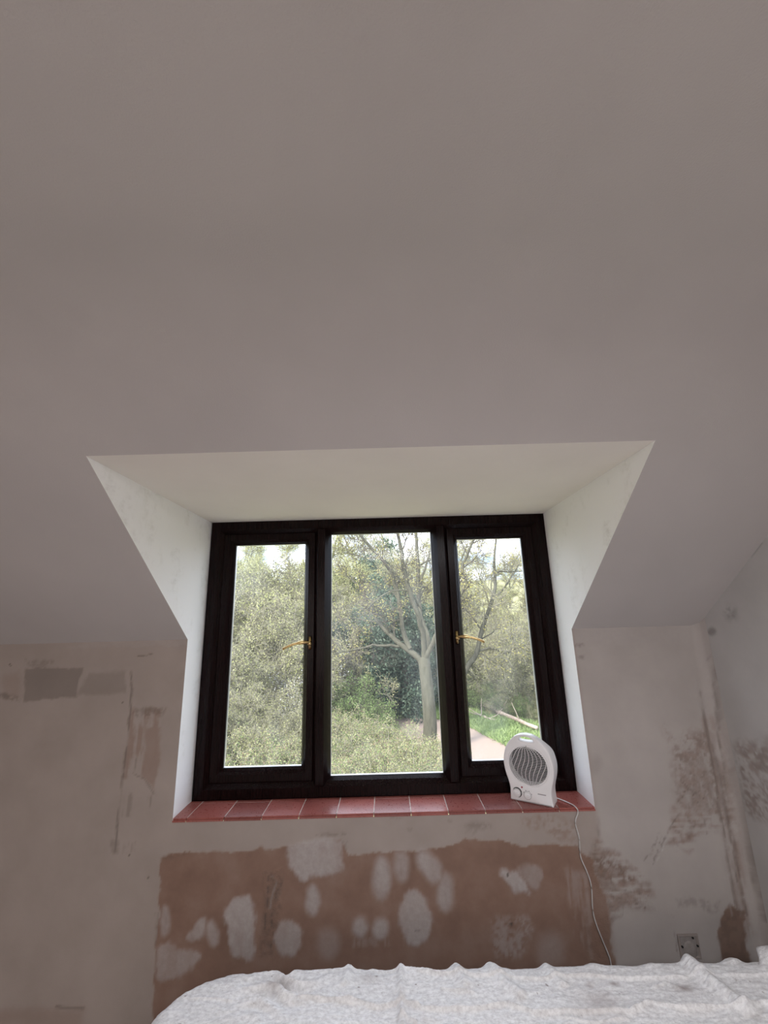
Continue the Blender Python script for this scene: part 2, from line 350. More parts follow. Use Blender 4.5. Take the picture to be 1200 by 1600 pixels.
def build_wall_front():
    xs = grid_axis([XL, -1.75, -HW, HW, XR], .0065); zs = grid_axis([0, .30, ZS - .012, ZK], .0065)
    X, Z = np.meshgrid(xs, zs, indexing='ij'); nx, nz_ = X.shape; A, B = X.ravel(), Z.ravel()
    i, j = np.meshgrid(np.arange(nx - 1), np.arange(nz_ - 1), indexing='ij')
    cx, cz = (xs[i] + xs[i + 1]) / 2, (zs[j] + zs[j + 1]) / 2
    keep = ~((np.abs(cx) < HW) & (cz > ZS - .012)); i, j = i[keep], j[keep]
    Q = np.stack([i * nz_ + j, (i + 1) * nz_ + j, (i + 1) * nz_ + j + 1, i * nz_ + j + 1], -1)
    k = Marks(A, B, lambda px, py: tuple(on_y(px, py, 0)[[0, 2]]))
    # left of the dormer
    k.poly('dark', [(39, 1045), (128, 1045), (125, 1063), (119, 1089), (80, 1093), (35, 1096)], .42, .004)
    k.poly('dark', [(39, 1029), (83, 1030), (80, 1042), (40, 1047)], .30, .008, 'n')
    k.poly('dark', [(141, 1053), (197, 1050), (196, 1084), (120, 1085)], .26, .008)
    k.poly('bare', [(5, 1055), (30, 1050), (30, 1090), (8, 1092)], .25, .02)
    k.poly('dark', [(-10, 1082), (35, 1088), (33, 1096), (-10, 1094)], .5, .006, 'n')
    k.line('dark', [(204, 1049), (206, 1080), (200, 1147), (192, 1213), (184, 1272), (181, 1333)], 2.2, .55, 'v')
    k.poly('bare', [(205, 1105), (256, 1109), (251, 1136), (248, 1200), (241, 1235), (227, 1216), (192, 1216), (199, 1163)], .55, .01, 'v')
    k.poly('bare', [(229, 1136), (251, 1136), (248, 1200), (241, 1234), (224, 1212)], .5, .008)
    k.poly('dark', [(205, 1103), (258, 1107), (255, 1118), (225, 1122), (206, 1117)], .34, .006, 'n')
    k.line('dark', [(213, 1185), (208, 1208), (226, 1217), (240, 1240)], 1.6, .35)
    k.poly('dark', [(232, 1243), (240, 1243), (237, 1270), (231, 1270)], .35, .005, 'v')
    k.poly('dark', [(195, 1240), (206, 1240), (204, 1276), (190, 1276)], .30, .006, 'v')
    k.poly('dark', [(173, 1315), (213, 1317), (211, 1333), (176, 1336)], .32, .007, 'v')
    k.line('dark', [(215, 1026), (238, 1023)], 1.4, .5)
    for p in ((15, 1039), (192, 1098), (200, 1338), (232, 1370)): k.ell('dark', p, (1.6, 1.8), .8)
    k.poly('fill', [(150, 1000), (292, 999), (292, 1008), (100, 1014)], .25, .006)
    k.poly('bare', [(-20, 1578), (130, 1577), (125, 1605), (-20, 1605)], .35, .02)
    k.line('dark', [(88, 1574), (129, 1576)], 2.5, .4)
    # the large bare plaster area under the sill
    k.poly('bare', [(252, 1344), (262, 1336), (275, 1332), (337, 1333), (379, 1330), (450, 1322), (533, 1313), (546, 1337), (617, 1331), (700, 1322), (725, 1312), (783, 1311), (800, 1320), (900, 1320), (925, 1345), (945, 1400), (962, 1505), (962, 1640), (235, 1640), (240, 1543), (244, 1477), (249, 1427)], 1.0, .004, warp=1.0)
    k.poly('dark', [(243, 1425), (250, 1425), (250, 1475), (243, 1478)], .2, .004, 'v')
    F_ = [([(450, 1320), (508, 1311), (535, 1315), (535, 1360), (467, 1374), (448, 1354)], .85),
          ([(290, 1464), (304, 1445), (321, 1431), (323, 1460), (300, 1472)], .75), ([(246, 1477), (267, 1472), (279, 1489), (312, 1481), (310, 1502), (283, 1527), (242, 1535)], .62),
          ([(348, 1431), (362, 1410), (396, 1397), (400, 1452), (396, 1500), (371, 1500), (356, 1460)], .88), ([(433, 1439), (458, 1439), (477, 1464), (462, 1500), (437, 1496), (427, 1468)], .75),
          ([(637, 1389), (656, 1389), (679, 1427), (671, 1472), (633, 1479), (621, 1443)], .80),
          ([(775, 1362), (808, 1358), (812, 1362), (833, 1402), (821, 1393), (808, 1396), (796, 1390), (793, 1372)], .95), ([(808, 1358), (821, 1347), (846, 1350), (848, 1381), (833, 1395)], .5)]
    for p, a in F_: k.poly('fill', p, a, .010, warp=1.3, rnd=2 if len(p) != 6 or p[0][0] != 450 else 0)
    for c, r, a, an in [((258, 1439), (8, 25), .6, 0), ((332, 1458), (9, 20), .65, -8), ((488, 1406), (11, 26), .8, 0), ((512, 1475), (17, 25), .38, 0), ((596, 1372), (14, 34), .8, 0),
                        ((627, 1354), (13, 24), .6, 0), ((562, 1448), (12, 17), .75, 15), ((594, 1450), (12, 17), .8, 0), ((671, 1353), (15, 29), .8, -30), ((696, 1395), (13, 32), .75, 0)]:
        k.ell('fill', c, r, a, an, .5)
    k.poly('fill', [(767, 1435), (825, 1431), (837, 1447), (821, 1493), (775, 1500)], .5, .012, 'n')
    k.ell('fill', (860, 1485), (20, 26), .38, 0, .6); k.poly('fill', [(879, 1356), (921, 1364), (925, 1500), (896, 1456)], .33, .014, 'v')
    k.poly('fill', [(552, 1462), (604, 1462), (606, 1480), (548, 1482)], .25, .008, 'v')
    m = k.poly('dark', [(412, 1360), (442, 1360), (437, 1427), (425, 1493), (404, 1493), (414, 1420)], .32, .008, 'n'); k.put('rel', m, .9)
    k.line('dark', [(418, 1366), (418, 1405), (414, 1450)], 1.5, .8, 'n'); k.line('dark', [(424, 1430), (426, 1462), (424, 1480)], 2.2, .75, 'n'); k.line('dark', [(418, 1366), (436, 1368), (438, 1384), (430, 1398), (436, 1412)], 1.6, .7, 'n'); k.line('fill', [(424, 1370), (432, 1376), (426, 1396), (422, 1420)], 2.2, .5, 'n'); k.line('bare', [(410, 1420), (408, 1500)], 7, 1)
    k.ell('dark', (428, 1374), (8, 10), .5, 0, .5, 'n')
    for c, r, a in [((520, 1304), (26, 3.5), .30), ((746, 1290), (20, 6), .35), ((736, 1299), (9, 5), .3), ((700, 1284), (6, 2), .3), ((640, 1297), (5, 3), .35), ((540, 1318), (6, 9), .3), ((620, 1278), (10, 3), .3)]: k.ell('dark', c, r, a, 0, .8, 'n')
    k.poly('bare', [(815, 1275), (880, 1273), (905, 1290), (900, 1318), (870, 1312), (850, 1296), (818, 1290)], .5, .01, 'n')
    k.ell('dark', (793.5, 1366), (2, 2.4), .95); k.ell('dark', (799, 1443), (2.4, 2.6), .95); k.ell('dark', (652, 1455), (4, 2), .4, 0, .6, 'n')
    for p in ((285, 1336), (262, 1340)): k.ell('dark', p, (14, 4), .22, 0, .8, 'n')
    # right of the dormer: smeared filler, scrapes and a hacked-back corner
    k.cut('bare', smooth01((A - .80) / .12), .25); k.put('pale', smooth01((A - HW + .01) / .03), .40)  # paler wash right of the opening: lighting put into the colour
    k.smear([(922, 1347), (929, 1310), (967, 1335), (1020, 1385), (1020, 1420), (970, 1420), (952, 1439), (960, 1506), (922, 1506)], .62, .016, 'h', 1.0); k.smear([(925, 1330), (950, 1335), (985, 1365), (1000, 1385), (960, 1385), (935, 1365)], .8, .01, 'n', 1.0)
    k.poly('dark', [(925, 1314), (940, 1320), (952, 1345), (938, 1356), (920, 1345)], .35, .01, 'n'); k.poly('dark', [(950, 1345), (985, 1350), (990, 1375), (962, 1372)], .28, .01, 'h')
    for a, b_ in [((938, 1340), (955, 1362)), ((960, 1352), (985, 1376)), ((975, 1392), (1018, 1400)), ((990, 1410), (1012, 1420)), ((1030, 1300), (1016, 1340)), ((1034, 1305), (1022, 1345)), ((1060, 1274), (1042, 1300)), ((1008, 1345), (1022, 1318)), ((1100, 1268), (1104, 1302))]: k.line('dark', [a, b_], 1.3, .5, 'n')
    k.smear([(1036, 1138), (1048, 1153), (1108, 1135), (1137, 1225), (1146, 1275), (1117, 1264), (1060, 1278), (1054, 1210), (1051, 1165)], .50, .03, 'n', 1.0); k.smear([(1060, 1190), (1100, 1175), (1132, 1250), (1120, 1262), (1065, 1268)], .42, .04, 'v', .8)
    k.smear([(1050, 1265), (1145, 1262), (1152, 1300), (1090, 1296), (1075, 1330), (1046, 1320)], .7, .02, 'h', .6)
    k.line('dark', [(1102, 1030), (1110, 1075), (1119, 1120), (1124, 1180), (1132, 1225), (1141, 1300), (1152, 1380)], 1.2, .45, 'v'); k.line('dark', [(1112, 1160), (1122, 1205), (1134, 1262), (1150, 1350)], 3.5, .35, 'v')
    m = k.line('rel', [(1108, 1130), (1150, 1350), (1165, 1450)], 16, .9); k.put('bare', m, .5, 'v'); k.cut('fill', m, .3)
    k.line('dark', [(1055, 1187), (1096, 1187)], 1.5, .3, 'n')
    k.smear([(1129, 1427), (1142, 1414), (1158, 1418), (1173, 1502), (1175, 1560), (1127, 1560), (1129, 1502), (1121, 1468)], .95, .005, None); k.poly('dark', [(1129, 1427), (1142, 1414), (1158, 1418), (1173, 1502), (1175, 1560), (1127, 1560), (1129, 1502), (1121, 1468)], .25, .006)
    k.poly('dark', [(1055, 1404), (1129, 1408), (1122, 1424), (1108, 1428), (1095, 1416), (1060, 1418)], .30, .008, 'n')
    k.line('dark', [(1050, 1430), (1056, 1470), (1060, 1500)], 1.6, .5, 'n')
    k.ell('dark', (904, 1009), (7, 3), .45, 0, .6, 'n'); k.ell('dark', (909, 1026), (5, 4), .4, 0, .6, 'n'); k.ell('dark', (934, 1290), (4, 16), .3, 0, .6, 'v'); k.ell('dark', (932, 1195), (9, 14), .16, 0, .9)
    k.poly('fill', [(1085, 985), (1100, 985), (1122, 1090), (1140, 1200), (1120, 1200), (1105, 1100)], .3, .02)
    k.poly('fill', [(896, 985), (1085, 981), (1075, 1005), (930, 1008), (898, 1004)], .22, .008)
    for j, dx in enumerate((-22, -14, -7, 0, 8, 15)):
        k.line('dark' if j % 2 else 'fill', [(1108 + dx, 1060 + 20 * (j % 3)), (1120 + dx, 1150), (1138 + dx, 1262), (1156 + dx, 1370), (1166 + dx, 1430)], 2.2 + (j % 3), .42, 'v')
    for a_, b_ in [((1060, 1215), (1085, 1240)), ((1066, 1238), (1090, 1222)), ((1072, 1250), (1100, 1232)), ((1078, 1208), (1106, 1226)), ((1058, 1255), (1076, 1232)), ((1090, 1255), (1112, 1238)), ((1050, 1290), (1030, 1330)), ((1046, 1292), (1020, 1352)), ((1070, 1300), (1085, 1290))]: k.line('dark', [a_, b_], 1.1, .5, 'n'); k.line('pale', [(a_[0] + 3, a_[1] + 1), (b_[0] + 3, b_[1] + 1)], 1.1, .8, 'n')
    Y = np.zeros_like(A) - .0022 * k.fill + .001 * k.dark + .0035 * k.rel * (k.n - .5)
    Y[(np.abs(np.abs(A) - HW) < 1e-6) | (B > ZK - 1e-6) | (B < 1e-6)] = 0
    rc = .045; off = rc - np.sqrt(np.maximum(0, rc ** 2 - np.clip(A - (XR - rc), 0, rc) ** 2)); Y = Y - off; B = B * (1 + off * TAN / ZK)   # plaster rounded into the corner
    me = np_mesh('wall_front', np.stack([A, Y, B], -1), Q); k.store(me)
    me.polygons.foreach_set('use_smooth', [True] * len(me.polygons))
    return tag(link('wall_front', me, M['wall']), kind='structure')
build_wall_front()

def build_wall_right():
    # visible strip is finely gridded, the rest coarse; the outline follows eaves, slope and ceiling
    ys = np.concatenate([grid_axis([YB, -1.10], .2), grid_axis([-1.10, 0], .008)[1:]])
    top = np.where(ys < YF, ZF, ZK - ys * TAN); nz_ = 190
    t = np.linspace(0, 1, nz_); Y = np.repeat(ys, nz_); Z = (top[:, None] * t[None]).ravel()
    i, j = np.meshgrid(np.arange(len(ys) - 1), np.arange(nz_ - 1), indexing='ij'); i, j = i.ravel(), j.ravel()
    Q = np.stack([i * nz_ + j, i * nz_ + j + 1, (i + 1) * nz_ + j + 1, (i + 1) * nz_ + j], -1)
    k = Marks(Y, Z, lambda px, py: tuple(on_x(px, py, XR)[[1, 2]]))
    k.put('pale', np.ones(len(Y)), 1.0)  # whole wall paler, making up in colour for the weak light here
    k.smear([(1146, 1165), (1175, 1158), (1230, 1150), (1230, 1292), (1165, 1272)], .5, .025, 'n', .4)
    k.ell('dark', (1112, 986), (6, 6), .5, 0, .6); k.ell('dark', (1141, 957), (10, 12), .35, 0, .8, 'n'); k.line('dark', [(1135, 955), (1152, 966)], 1.5, .4, 'n'); k.line('dark', [(1170, 872), (1192, 848)], 1.4, .35)
    k.smear([(1172, 1440), (1182, 1440), (1190, 1510), (1180, 1510)], .8, .005, None)
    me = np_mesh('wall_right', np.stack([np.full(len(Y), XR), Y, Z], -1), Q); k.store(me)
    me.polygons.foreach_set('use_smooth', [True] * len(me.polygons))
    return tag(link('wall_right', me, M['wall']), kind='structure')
build_wall_right()

def build_ceiling():
    # slope (around the dormer opening), eased fold and flat ceiling in one skin
    V, Fc = [], []
    def q(*p):
        b = len(V); V.extend(p); Fc.append(tuple(range(b, b + len(p))))
    sl = lambda y: ZK - y * TAN
    q((XL, 0, ZK), (-HW, 0, ZK), (-HW, YT, ZT), (XL, YT, ZT)); q((HW, 0, ZK), (XR, 0, ZK), (XR, YT, ZT), (HW, YT, ZT))
    # profile from the top of the opening to the back of the room, eased at the fold
    prof = []; e = .16; ang = math.atan(TAN)
    p0 = np.array([YF + e * math.cos(ang), ZF - e * math.sin(ang)]); p1 = np.array([YF, ZF]); p2 = np.array([YF - e, ZF])
    prof.append((YT, ZT))
    for t in np.linspace(0, 1, 15): b = (1 - t) ** 2 * p0 + 2 * t * (1 - t) * p1 + t * t * p2; prof.append((b[0], b[1]))
    prof += [(-2.5, ZF), (YB, ZF)]
    xs = [XL, -HW, HW, XR]; b0 = len(V)
    for y, z in prof:
        for x in xs: V.append((x, y, z))
    for a in range(len(prof) - 1):
        for c in range(3): i = b0 + a * 4 + c; Fc.append((i, i + 1, i + 5, i + 4))
    me = bpy.data.meshes.new('ceiling'); me.from_pydata(V, [], Fc); me.update()
    bm = bmesh.new(); bm.from_mesh(me); bmesh.ops.remove_doubles(bm, verts=bm.verts[:], dist=1e-5); bmesh.ops.recalc_face_normals(bm, faces=bm.faces[:]); bm.to_mesh(me); bm.free()
    me.polygons.foreach_set('use_smooth', [True] * len(me.polygons))
    return tag(link('ceiling', me, M['ceil']), kind='structure')
build_ceiling()

def quad_struct(name, vs, mat, fs=None):
    return tag(pyd(name, vs, fs or [tuple(range(len(vs)))], mat), kind='structure')
YO = YD + .085
for s, nm in ((-1, 'wall_dormer_left'), (1, 'wall_dormer_right')):
    x = s * HW
    quad_struct(nm, [(x, 0, ZS - .012), (x, YO, ZS - .012), (x, YO, ZT), (x, YT, ZT), (x, 0, ZK)], M['reveal'])
quad_struct('ceiling_dormer', [(-HW, YT, ZT), (HW, YT, ZT), (HW, YO, ZT), (-HW, YO, ZT)], M['soffit'])
quad_struct('wall_left', [(XL, 0, 0), (XL, 0, ZK), (XL, YF, ZF), (XL, YB, ZF), (XL, YB, 0)], M['plainwall'])
# back wall with a hole for the invented window around the rear fill light
bx0, bx1, bz0, bz1 = -1.45, .75, .825, 2.075
quad_struct('wall_back', [(XL, YB, 0), (XR, YB, 0), (XR, YB, ZF), (XL, YB, ZF), (bx0, YB, bz0), (bx1, YB, bz0), (bx1, YB, bz1), (bx0, YB, bz1)], M['plainwall'],
            [(0, 1, 5, 4), (1, 2, 6, 5), (2, 3, 7, 6), (3, 0, 4, 7)])
tag(box('floor', XL, XR, YB, 0, -.05, 0, M['floor']), kind='structure')

# ------------------------------------------------------------------ windows
def ring(x0, x1, z0, z1, prof):
    """rectangular frame swept with mitred corners; prof = closed list of (inset, y)"""
    V, Fc = [], []; n = len(prof)
    for (sx, sz) in ((0, 0), (1, 0), (1, 1), (0, 1)):
        for ins, y in prof: V.append(((x1 - ins) if sx else (x0 + ins), y, (z1 - ins) if sz else (z0 + ins)))
    for a in range(4):
        b = (a + 1) % 4
        for i in range(n): j = (i + 1) % n; Fc.append((a * n + i, b * n + i, b * n + j, a * n + j))
    return V, Fc
def ring_obj(name, x0, x1, z0, z1, prof, mat, parent):
    V, Fc = ring(x0, x1, z0, z1, prof); o = pyd(name, V, Fc, mat, parent)
    bm = bmesh.new(); bm.from_mesh(o.data); bmesh.ops.recalc_face_normals(bm, faces=bm.faces[:]); bm.to_mesh(o.data); bm.free(); return o

win = empty('window_1', (0, YD, ZS)); tag(win, 'dark rosewood three-light dormer window with brass handles', 'window', kind='structure')
def wchild(o): o.parent = win; o.matrix_parent_inverse = Matrix.Translation((0, -YD, -ZS)); return o
WX0, WX1, WZ0, WZ1 = -.856, .859, ZS, ZT
y0 = YD
wchild(ring_obj('frame', WX0, WX1, WZ0, WZ1, [(0, y0 + .075), (0, y0 + .002), (.004, y0), (.044, y0), (.062, y0 + .022), (.062, y0 + .075)], M['frame'], None))
gl_y = y0 + .042
def mullion(xc):
    V = []; w0, w1 = .018, .034
    pr = [(-w1, y0 + .075), (-w1, y0 + .022), (-w0, y0), (w0, y0), (w1, y0 + .022), (w1, y0 + .075)]
    for z in (WZ0 + .05, WZ1 - .05):
        for x, y in pr: V.append((xc + x, y, z))
    n = len(pr); Fc = [(i, (i + 1) % n, (i + 1) % n + n, i + n) for i in range(n)]
    return wchild(pyd('mullion', V, Fc, M['frame'], None))
MX = (-.289, .319)
for x in MX: mullion(x)
def pane(parent, x0, x1, z0, z1):
    o = box('pane', x0, x1, gl_y + .004, gl_y + .008, z0, z1, M['glass'], parent); return o
bead_prof = lambda w: [(-.004, gl_y + .004), (-.004, y0 + .026), (0, y0 + .024), (w, gl_y - .002), (w, gl_y + .004)]
# fixed middle light
fx0, fx1, fz0, fz1 = MX[0] + .034, MX[1] - .034, WZ0 + .062, WZ1 - .062
wchild(ring_obj('glazing_bead', fx0, fx1, fz0, fz1, bead_prof(.010), M['frame'], None))
sp = wchild(ring_obj('spacer_bar', fx0 + .006, fx1 - .006, fz0 + .004, fz1 - .004, [(0, gl_y + .024), (0, gl_y + .009), (.006, gl_y + .009), (.006, gl_y + .024)], M['bead'], None))
wchild(pane(None, fx0 + .002, fx1 - .002, fz0 + .002, fz1 - .002))
wchild(ring_obj('gasket', fx0 + .0085, fx1 - .0085, fz0 + .0085, fz1 - .0085, [(0, gl_y + .0035), (0, gl_y), (.003, gl_y), (.003, gl_y + .0035)], M['gasket'], None))
def handle_mesh(sgn):
    """rotary espagnolette handle: vertical base plate, boss and a cranked lever pointing along sgn*x"""
    bm = bmesh.new(); add_box(bm, -.009, .009, -.006, 0, -.032, .032); bmesh.ops.bevel(bm, geom=bm.edges[:], offset=.003, segments=2, affect='EDGES')
    q = Matrix.Rotation(R(90), 4, 'X'); q.translation = Vector((0, -.014, -.002)); bmesh.ops.create_cone(bm, cap_ends=True, segments=16, radius1=.0115, radius2=.0095, depth=.020, matrix=q)
    t = Tubes(); pts = []; rad = []
    for u in np.linspace(0, 1, 12):
        pts.append((sgn * (.004 + .118 * u), -.022 - .020 * math.sin(u * math.pi * .55), .004 + .010 * math.sin(u * math.pi * .6) - .036 * u ** 1.6)); rad.append(.0052 + .0042 * math.sin(min(1, u * 2.2) * math.pi) * (u < .46) + .0012 * u)
    pts.append(tuple(np.array(pts[-1]) + np.array([sgn * .002, 0, -.0006]))); rad.append(.0008)
    t.add(pts, rad, 10); V, Q = t.arrays(); vs = [bm.verts.new(v) for v in V]
    for f in Q: bm.faces.new([vs[i] for i in f])
    return bm
def casement(ox0, ox1, hside):
    oz0, oz1 = WZ0 + .062, WZ1 - .062; sw = .052
    prof = [(-.012, y0 + .070), (-.012, y0 + .026), (0, y0 + .024), (.003, y0 + .020), (.034, y0 + .020), (.046, y0 + .032), (.046, y0 + .070)]
    c = wchild(ring_obj('casement', ox0, ox1, oz0, oz1, prof, M['frame'], None))
    g0, g1, h0, h1 = ox0 + .046, ox1 - .046, oz0 + .046, oz1 - .046
    ring_obj('glazing_bead', g0, g1, h0, h1, [(-.003, gl_y + .004), (-.003, y0 + .031), (0, y0 + .030), (.008, gl_y - .002), (.008, gl_y + .004)], M['frame'], c)
    ring_obj('spacer_bar', g0 + .004, g1 - .004, h0 + .003, h1 - .003, [(0, gl_y + .024), (0, gl_y + .009), (.006, gl_y + .009), (.006, gl_y + .024)], M['bead'], c)
    ring_obj('gasket', g0 + .0068, g1 - .0068, h0 + .0068, h1 - .0068, [(0, gl_y + .0035), (0, gl_y), (.003, gl_y), (.003, gl_y + .0035)], M['gasket'], c)
    pane(c, g0 + .001, g1 - .001, h0 + .001, h1 - .001)
    hx = (ox1 - .020) if hside > 0 else (ox0 + .020)
    h = bm_obj('handle', handle_mesh(-hside), M['brass'], c, smooth=True); h['label'] = 'brass lever handle'
    h.location = (hx, y0 + .020, 1.480 if hside > 0 else 1.487)
    return c
casement(WX0 + .062, MX[0] - .034, 1); casement(MX[1] + .034, WX1 - .062, -1)

# invented window framing the rear fill light, out of view
w2 = empty('added_rear_window', ((bx0 + bx1) / 2, YB, bz0)); tag(w2, 'added white window framing a fill light in the back wall', 'window', kind='structure')
def w2child(o): o.parent = w2; o.matrix_parent_inverse = Matrix.Translation((-(bx0 + bx1) / 2, -YB, -bz0)); return o
w2child(ring_obj('frame', bx0, bx1, bz0, bz1, [(0, YB - .05), (0, YB + .02), (.05, YB + .02), (.05, YB - .05)], M['white'], None))
w2child(box('pane', bx0 + .045, bx1 - .045, YB - .03, YB - .024, bz0 + .045, bz1 - .045, M['offwhite']))

w3 = empty('added_rooflight', (.35, -2.75, ZF)); tag(w3, 'added rooflight framing a fill light in the flat ceiling behind the photographer', 'rooflight', kind='structure')  # invented opening, out of view, dressing the overhead fill lamp
V, Fc = ring(-.60, .60, -.50, .50, [(0, 0), (0, -.035), (.045, -.035), (.045, 0)]); rf_ = pyd('frame', [(x, z, y) for x, y, z in V], Fc, M['white'], w3)
box('pane', -.558, .558, -.458, .458, -.006, -.003, M['offwhite'], w3)

# ------------------------------------------------------------------ tiled sill
sill = empty('trim_1', (0, 0, ZS - .012)); tag(sill, 'red quarry tile window sill with pale grout', 'window sill', kind='structure')
def schild(o): o.parent = sill; o.matrix_parent_inverse = Matrix.Translation((0, 0, -(ZS - .012))); return o
schild(box('grout_bed', -HW, HW, .012, YD + .01, ZS - .012, ZS - .0008, M['grout']))
J = [-.862, -.804, -.651, -.498, -.346, -.193, -.041, .111, .263, .414, .564, .713, .862]; YJ = .140
rnd = random.Random(4)
def tile(x0, x1, yy0, yy1, front):
    g = .0017; bm = bmesh.new(); x0 = max(x0, -HW) + (g if x0 > -HW else 0); x1 = min(x1, HW) - (g if x1 < HW else 0)
    cx, cy = (x0 + x1) / 2, (yy0 + yy1) / 2
    add_box(bm, x0 - cx, x1 - cx, yy0 - cy, yy1 - cy, -.006, .006)
    if front:
        es = [e for e in bm.edges if all(v.co.y < 0 and v.co.z > 0 for v in e.verts)]
        bmesh.ops.bevel(bm, geom=es, offset=.006, segments=4, affect='EDGES')
    else:
        bmesh.ops.bevel(bm, geom=[e for e in bm.edges if all(v.co.z > 0 for v in e.verts)], offset=.001, segments=1, affect='EDGES')
    o = bm_obj('tile', bm, M['tile'], sill); o.location = (cx, cy, .006 + rnd.uniform(-.0003, .0006)); o.rotation_euler = (0, 0, 0)
for a, b in zip(J[:-1], J[1:]):
    tile(a, b, -.003, YJ - .0012, True); tile(a, b, YJ + .0012, YD + .004, False)

# ------------------------------------------------------------------ fan heater
fan = empty('fan_heater', (.616, .046, ZS + .0005), -R(32)); tag(fan, 'upright white plastic fan heater with round louvred grille standing on the tiled sill', 'fan heater')
def curve_shape(name, loops, extr, bev, mat, parent, y=0.0, res=3):
    """2D outline (x,z) with holes, thickened along y, bevelled"""
    cu = bpy.data.curves.new(name, 'CURVE'); cu.dimensions = '2D'; cu.fill_mode = 'BOTH'; cu.extrude = extr; cu.bevel_depth = bev; cu.bevel_resolution = res; cu.offset = -bev
    for lp in loops:
        s = cu.splines.new('POLY'); s.points.add(len(lp) - 1); s.use_cyclic_u = True
        for p, (x, z) in zip(s.points, lp): p.co = (x, z, 0, 1)
    tmp = bpy.data.objects.new('tmp', cu); col.objects.link(tmp); dg = bpy.context.evaluated_depsgraph_get()
    me = bpy.data.meshes.new_from_object(tmp.evaluated_get(dg)); bpy.data.objects.remove(tmp); bpy.data.curves.remove(cu)
    me.transform(Matrix.Translation((0, y, 0)) @ Matrix.Rotation(R(90), 4, 'X')); me.name = name; me.materials.clear()
    for v in me.vertices: u = min(1, max(0, (v.co.z - .185) / .07)); v.co.y *= 1 - .55 * u * u * (3 - 2 * u)
    return link(name, me, mat, parent)
def cr(pts, n):                                         # smooth curve through points
    P = np.array(pts, float); out = []
    for i in range(len(P) - 1):
        a, b, c, d = P[max(i - 1, 0)], P[i], P[i + 1], P[min(i + 2, len(P) - 1)]
        for t in np.linspace(0, 1, n, endpoint=False): out.append(.5 * ((2 * b) + (-a + c) * t + (2 * a - 5 * b + 4 * c - d) * t * t + (-a + 3 * b - 3 * c + d) * t ** 3))
    out.append(P[-1]); return np.array(out)
prof = cr([(.088, 0), (.086, .025), (.0855, .048), (.090, .072), (.0985, .100), (.104, .135), (.102, .165), (.093, .197), (.076, .224), (.052, .247), (.026, .2595), (0, .263)], 5)
outline = [(x, z) for x, z in prof] + [(-x, z) for x, z in prof[::-1][1:]]
def oval(cx, cz, rx, rz, n=40, rev=False): return [(cx + rx * math.cos(t), cz + rz * math.sin(t)) for t in np.linspace(0, 2 * math.pi, n, endpoint=False)]
hole = [(.032 * math.cos(t), .2440 + .0105 * math.sin(t) - .005 * math.cos(t) ** 2) for t in np.linspace(0, 2 * math.pi, 40, endpoint=False)]
GC, GX, GZ = .1415, .082, .0755
shell = curve_shape('housing', [outline, hole, oval(0, GC, GX, GZ, 56)], .032, .006, M['white'], fan, y=.040)
curve_shape('back_cover', [outline, hole], .002, .001, M['offwhite'], fan, y=.0775)
# dark interior: duct wall and heating element
curve_shape('heating_element', [oval(0, GC, GX + .002, GZ + .002, 40)], .006, 0, M['element'], fan, y=.058)
# grille: domed lattice of fine louvres and swirling ribs
g = Tubes()
def dome(x, z): return .003 - .0135 * max(0, 1 - (x / GX) ** 2 - ((z - GC) / GZ) ** 2) ** .8
nsl = 25
for i in range(nsl):
    z = GC - GZ + (i + .5) * 2 * GZ / nsl; hx = GX * math.sqrt(max(0, 1 - ((z - GC) / GZ) ** 2))
    xs = np.linspace(-hx, hx, 13); g.add([(x, dome(x, z) + .0012, z) for x in xs], [.0009] * 13, 4)
for i in range(-4, 5):
    pts = []
    for t in np.linspace(-1, 1, 13):
        zz = GC + t * GZ * .985; x = (i / 4.6) * GX * math.sqrt(max(0, 1 - t * t * .97)) + .016 * math.sin(t * 2.2) * (1 - t * t) * (1 if True else 0); pts.append((x, dome(x, zz) - .0002, zz))
    g.add(pts, [.00115] * 13, 4)
gr = link('grille', g.mesh('grille'), M['white'], fan); gr['label'] = 'domed white louvre grille'; gr['kind'] = 'stuff'
rg = Tubes(); ov = oval(0, GC, GX, GZ, 57); ov[-1] = ov[0]; ov = oval(0, GC, GX, GZ, 56) + [oval(0, GC, GX, GZ, 56)[0]]
rg.add([(x, .0035, z) for x, z in ov], [.0028] * 57, 8); link('grille_rim', rg.mesh('grille_rim'), M['white'], fan)
# controls
def dial(x, z, r, nm, lab):
    d = cyl(nm, (x, .004, z), (x, -.006, z), r, M['white'], fan, 28, r * .9); d['label'] = lab
    b = box('pointer', x - r * .80, x + r * .80, -.011, -.005, z - r * .18, z + r * .18, M['white'], d, .0012)
    a = Tubes(); aa = np.linspace(R(-75), R(150), 20); rr = r * 1.16
    return d, a, aa, rr
d, a, aa, rr = dial(-.0555, .0325, .0155, 'thermostat_dial', 'white thermostat dial with a dark crescent'); a.add([(-.0555 + rr * math.cos(t), .0012, .0325 + rr * math.sin(t)) for t in aa], .0004 + .0019 * np.sin(np.linspace(.25, 2.9, 20)), 6)
link('scale_ring', a.mesh('scale_ring'), M['black'], d)
d, a, aa, rr = dial(-.0125, .0285, .0135, 'mode_dial', 'white mode dial'); a.add([(-.0125 + rr * math.cos(t), .0014, .0285 + rr * math.sin(t)) for t in np.linspace(0, 2 * math.pi, 28)], [.0006] * 28, 5); link('scale_ring', a.mesh('scale_ring'), M['print'], d)
for t in (20, 65, 110, 150):
    tx, tz = -.0125 + .0185 * math.cos(R(t)), .0285 + .0185 * math.sin(R(t)); box('scale_mark', tx - .0013, tx + .0013, .0006, .0022, tz - .0013, tz + .0013, M['print'], d)
il = cyl('indicator_light', (-.0335, .003, .0555), (-.0335, -.0005, .0555), .0034, M['red'], fan, 16); il['label'] = 'small red indicator light'
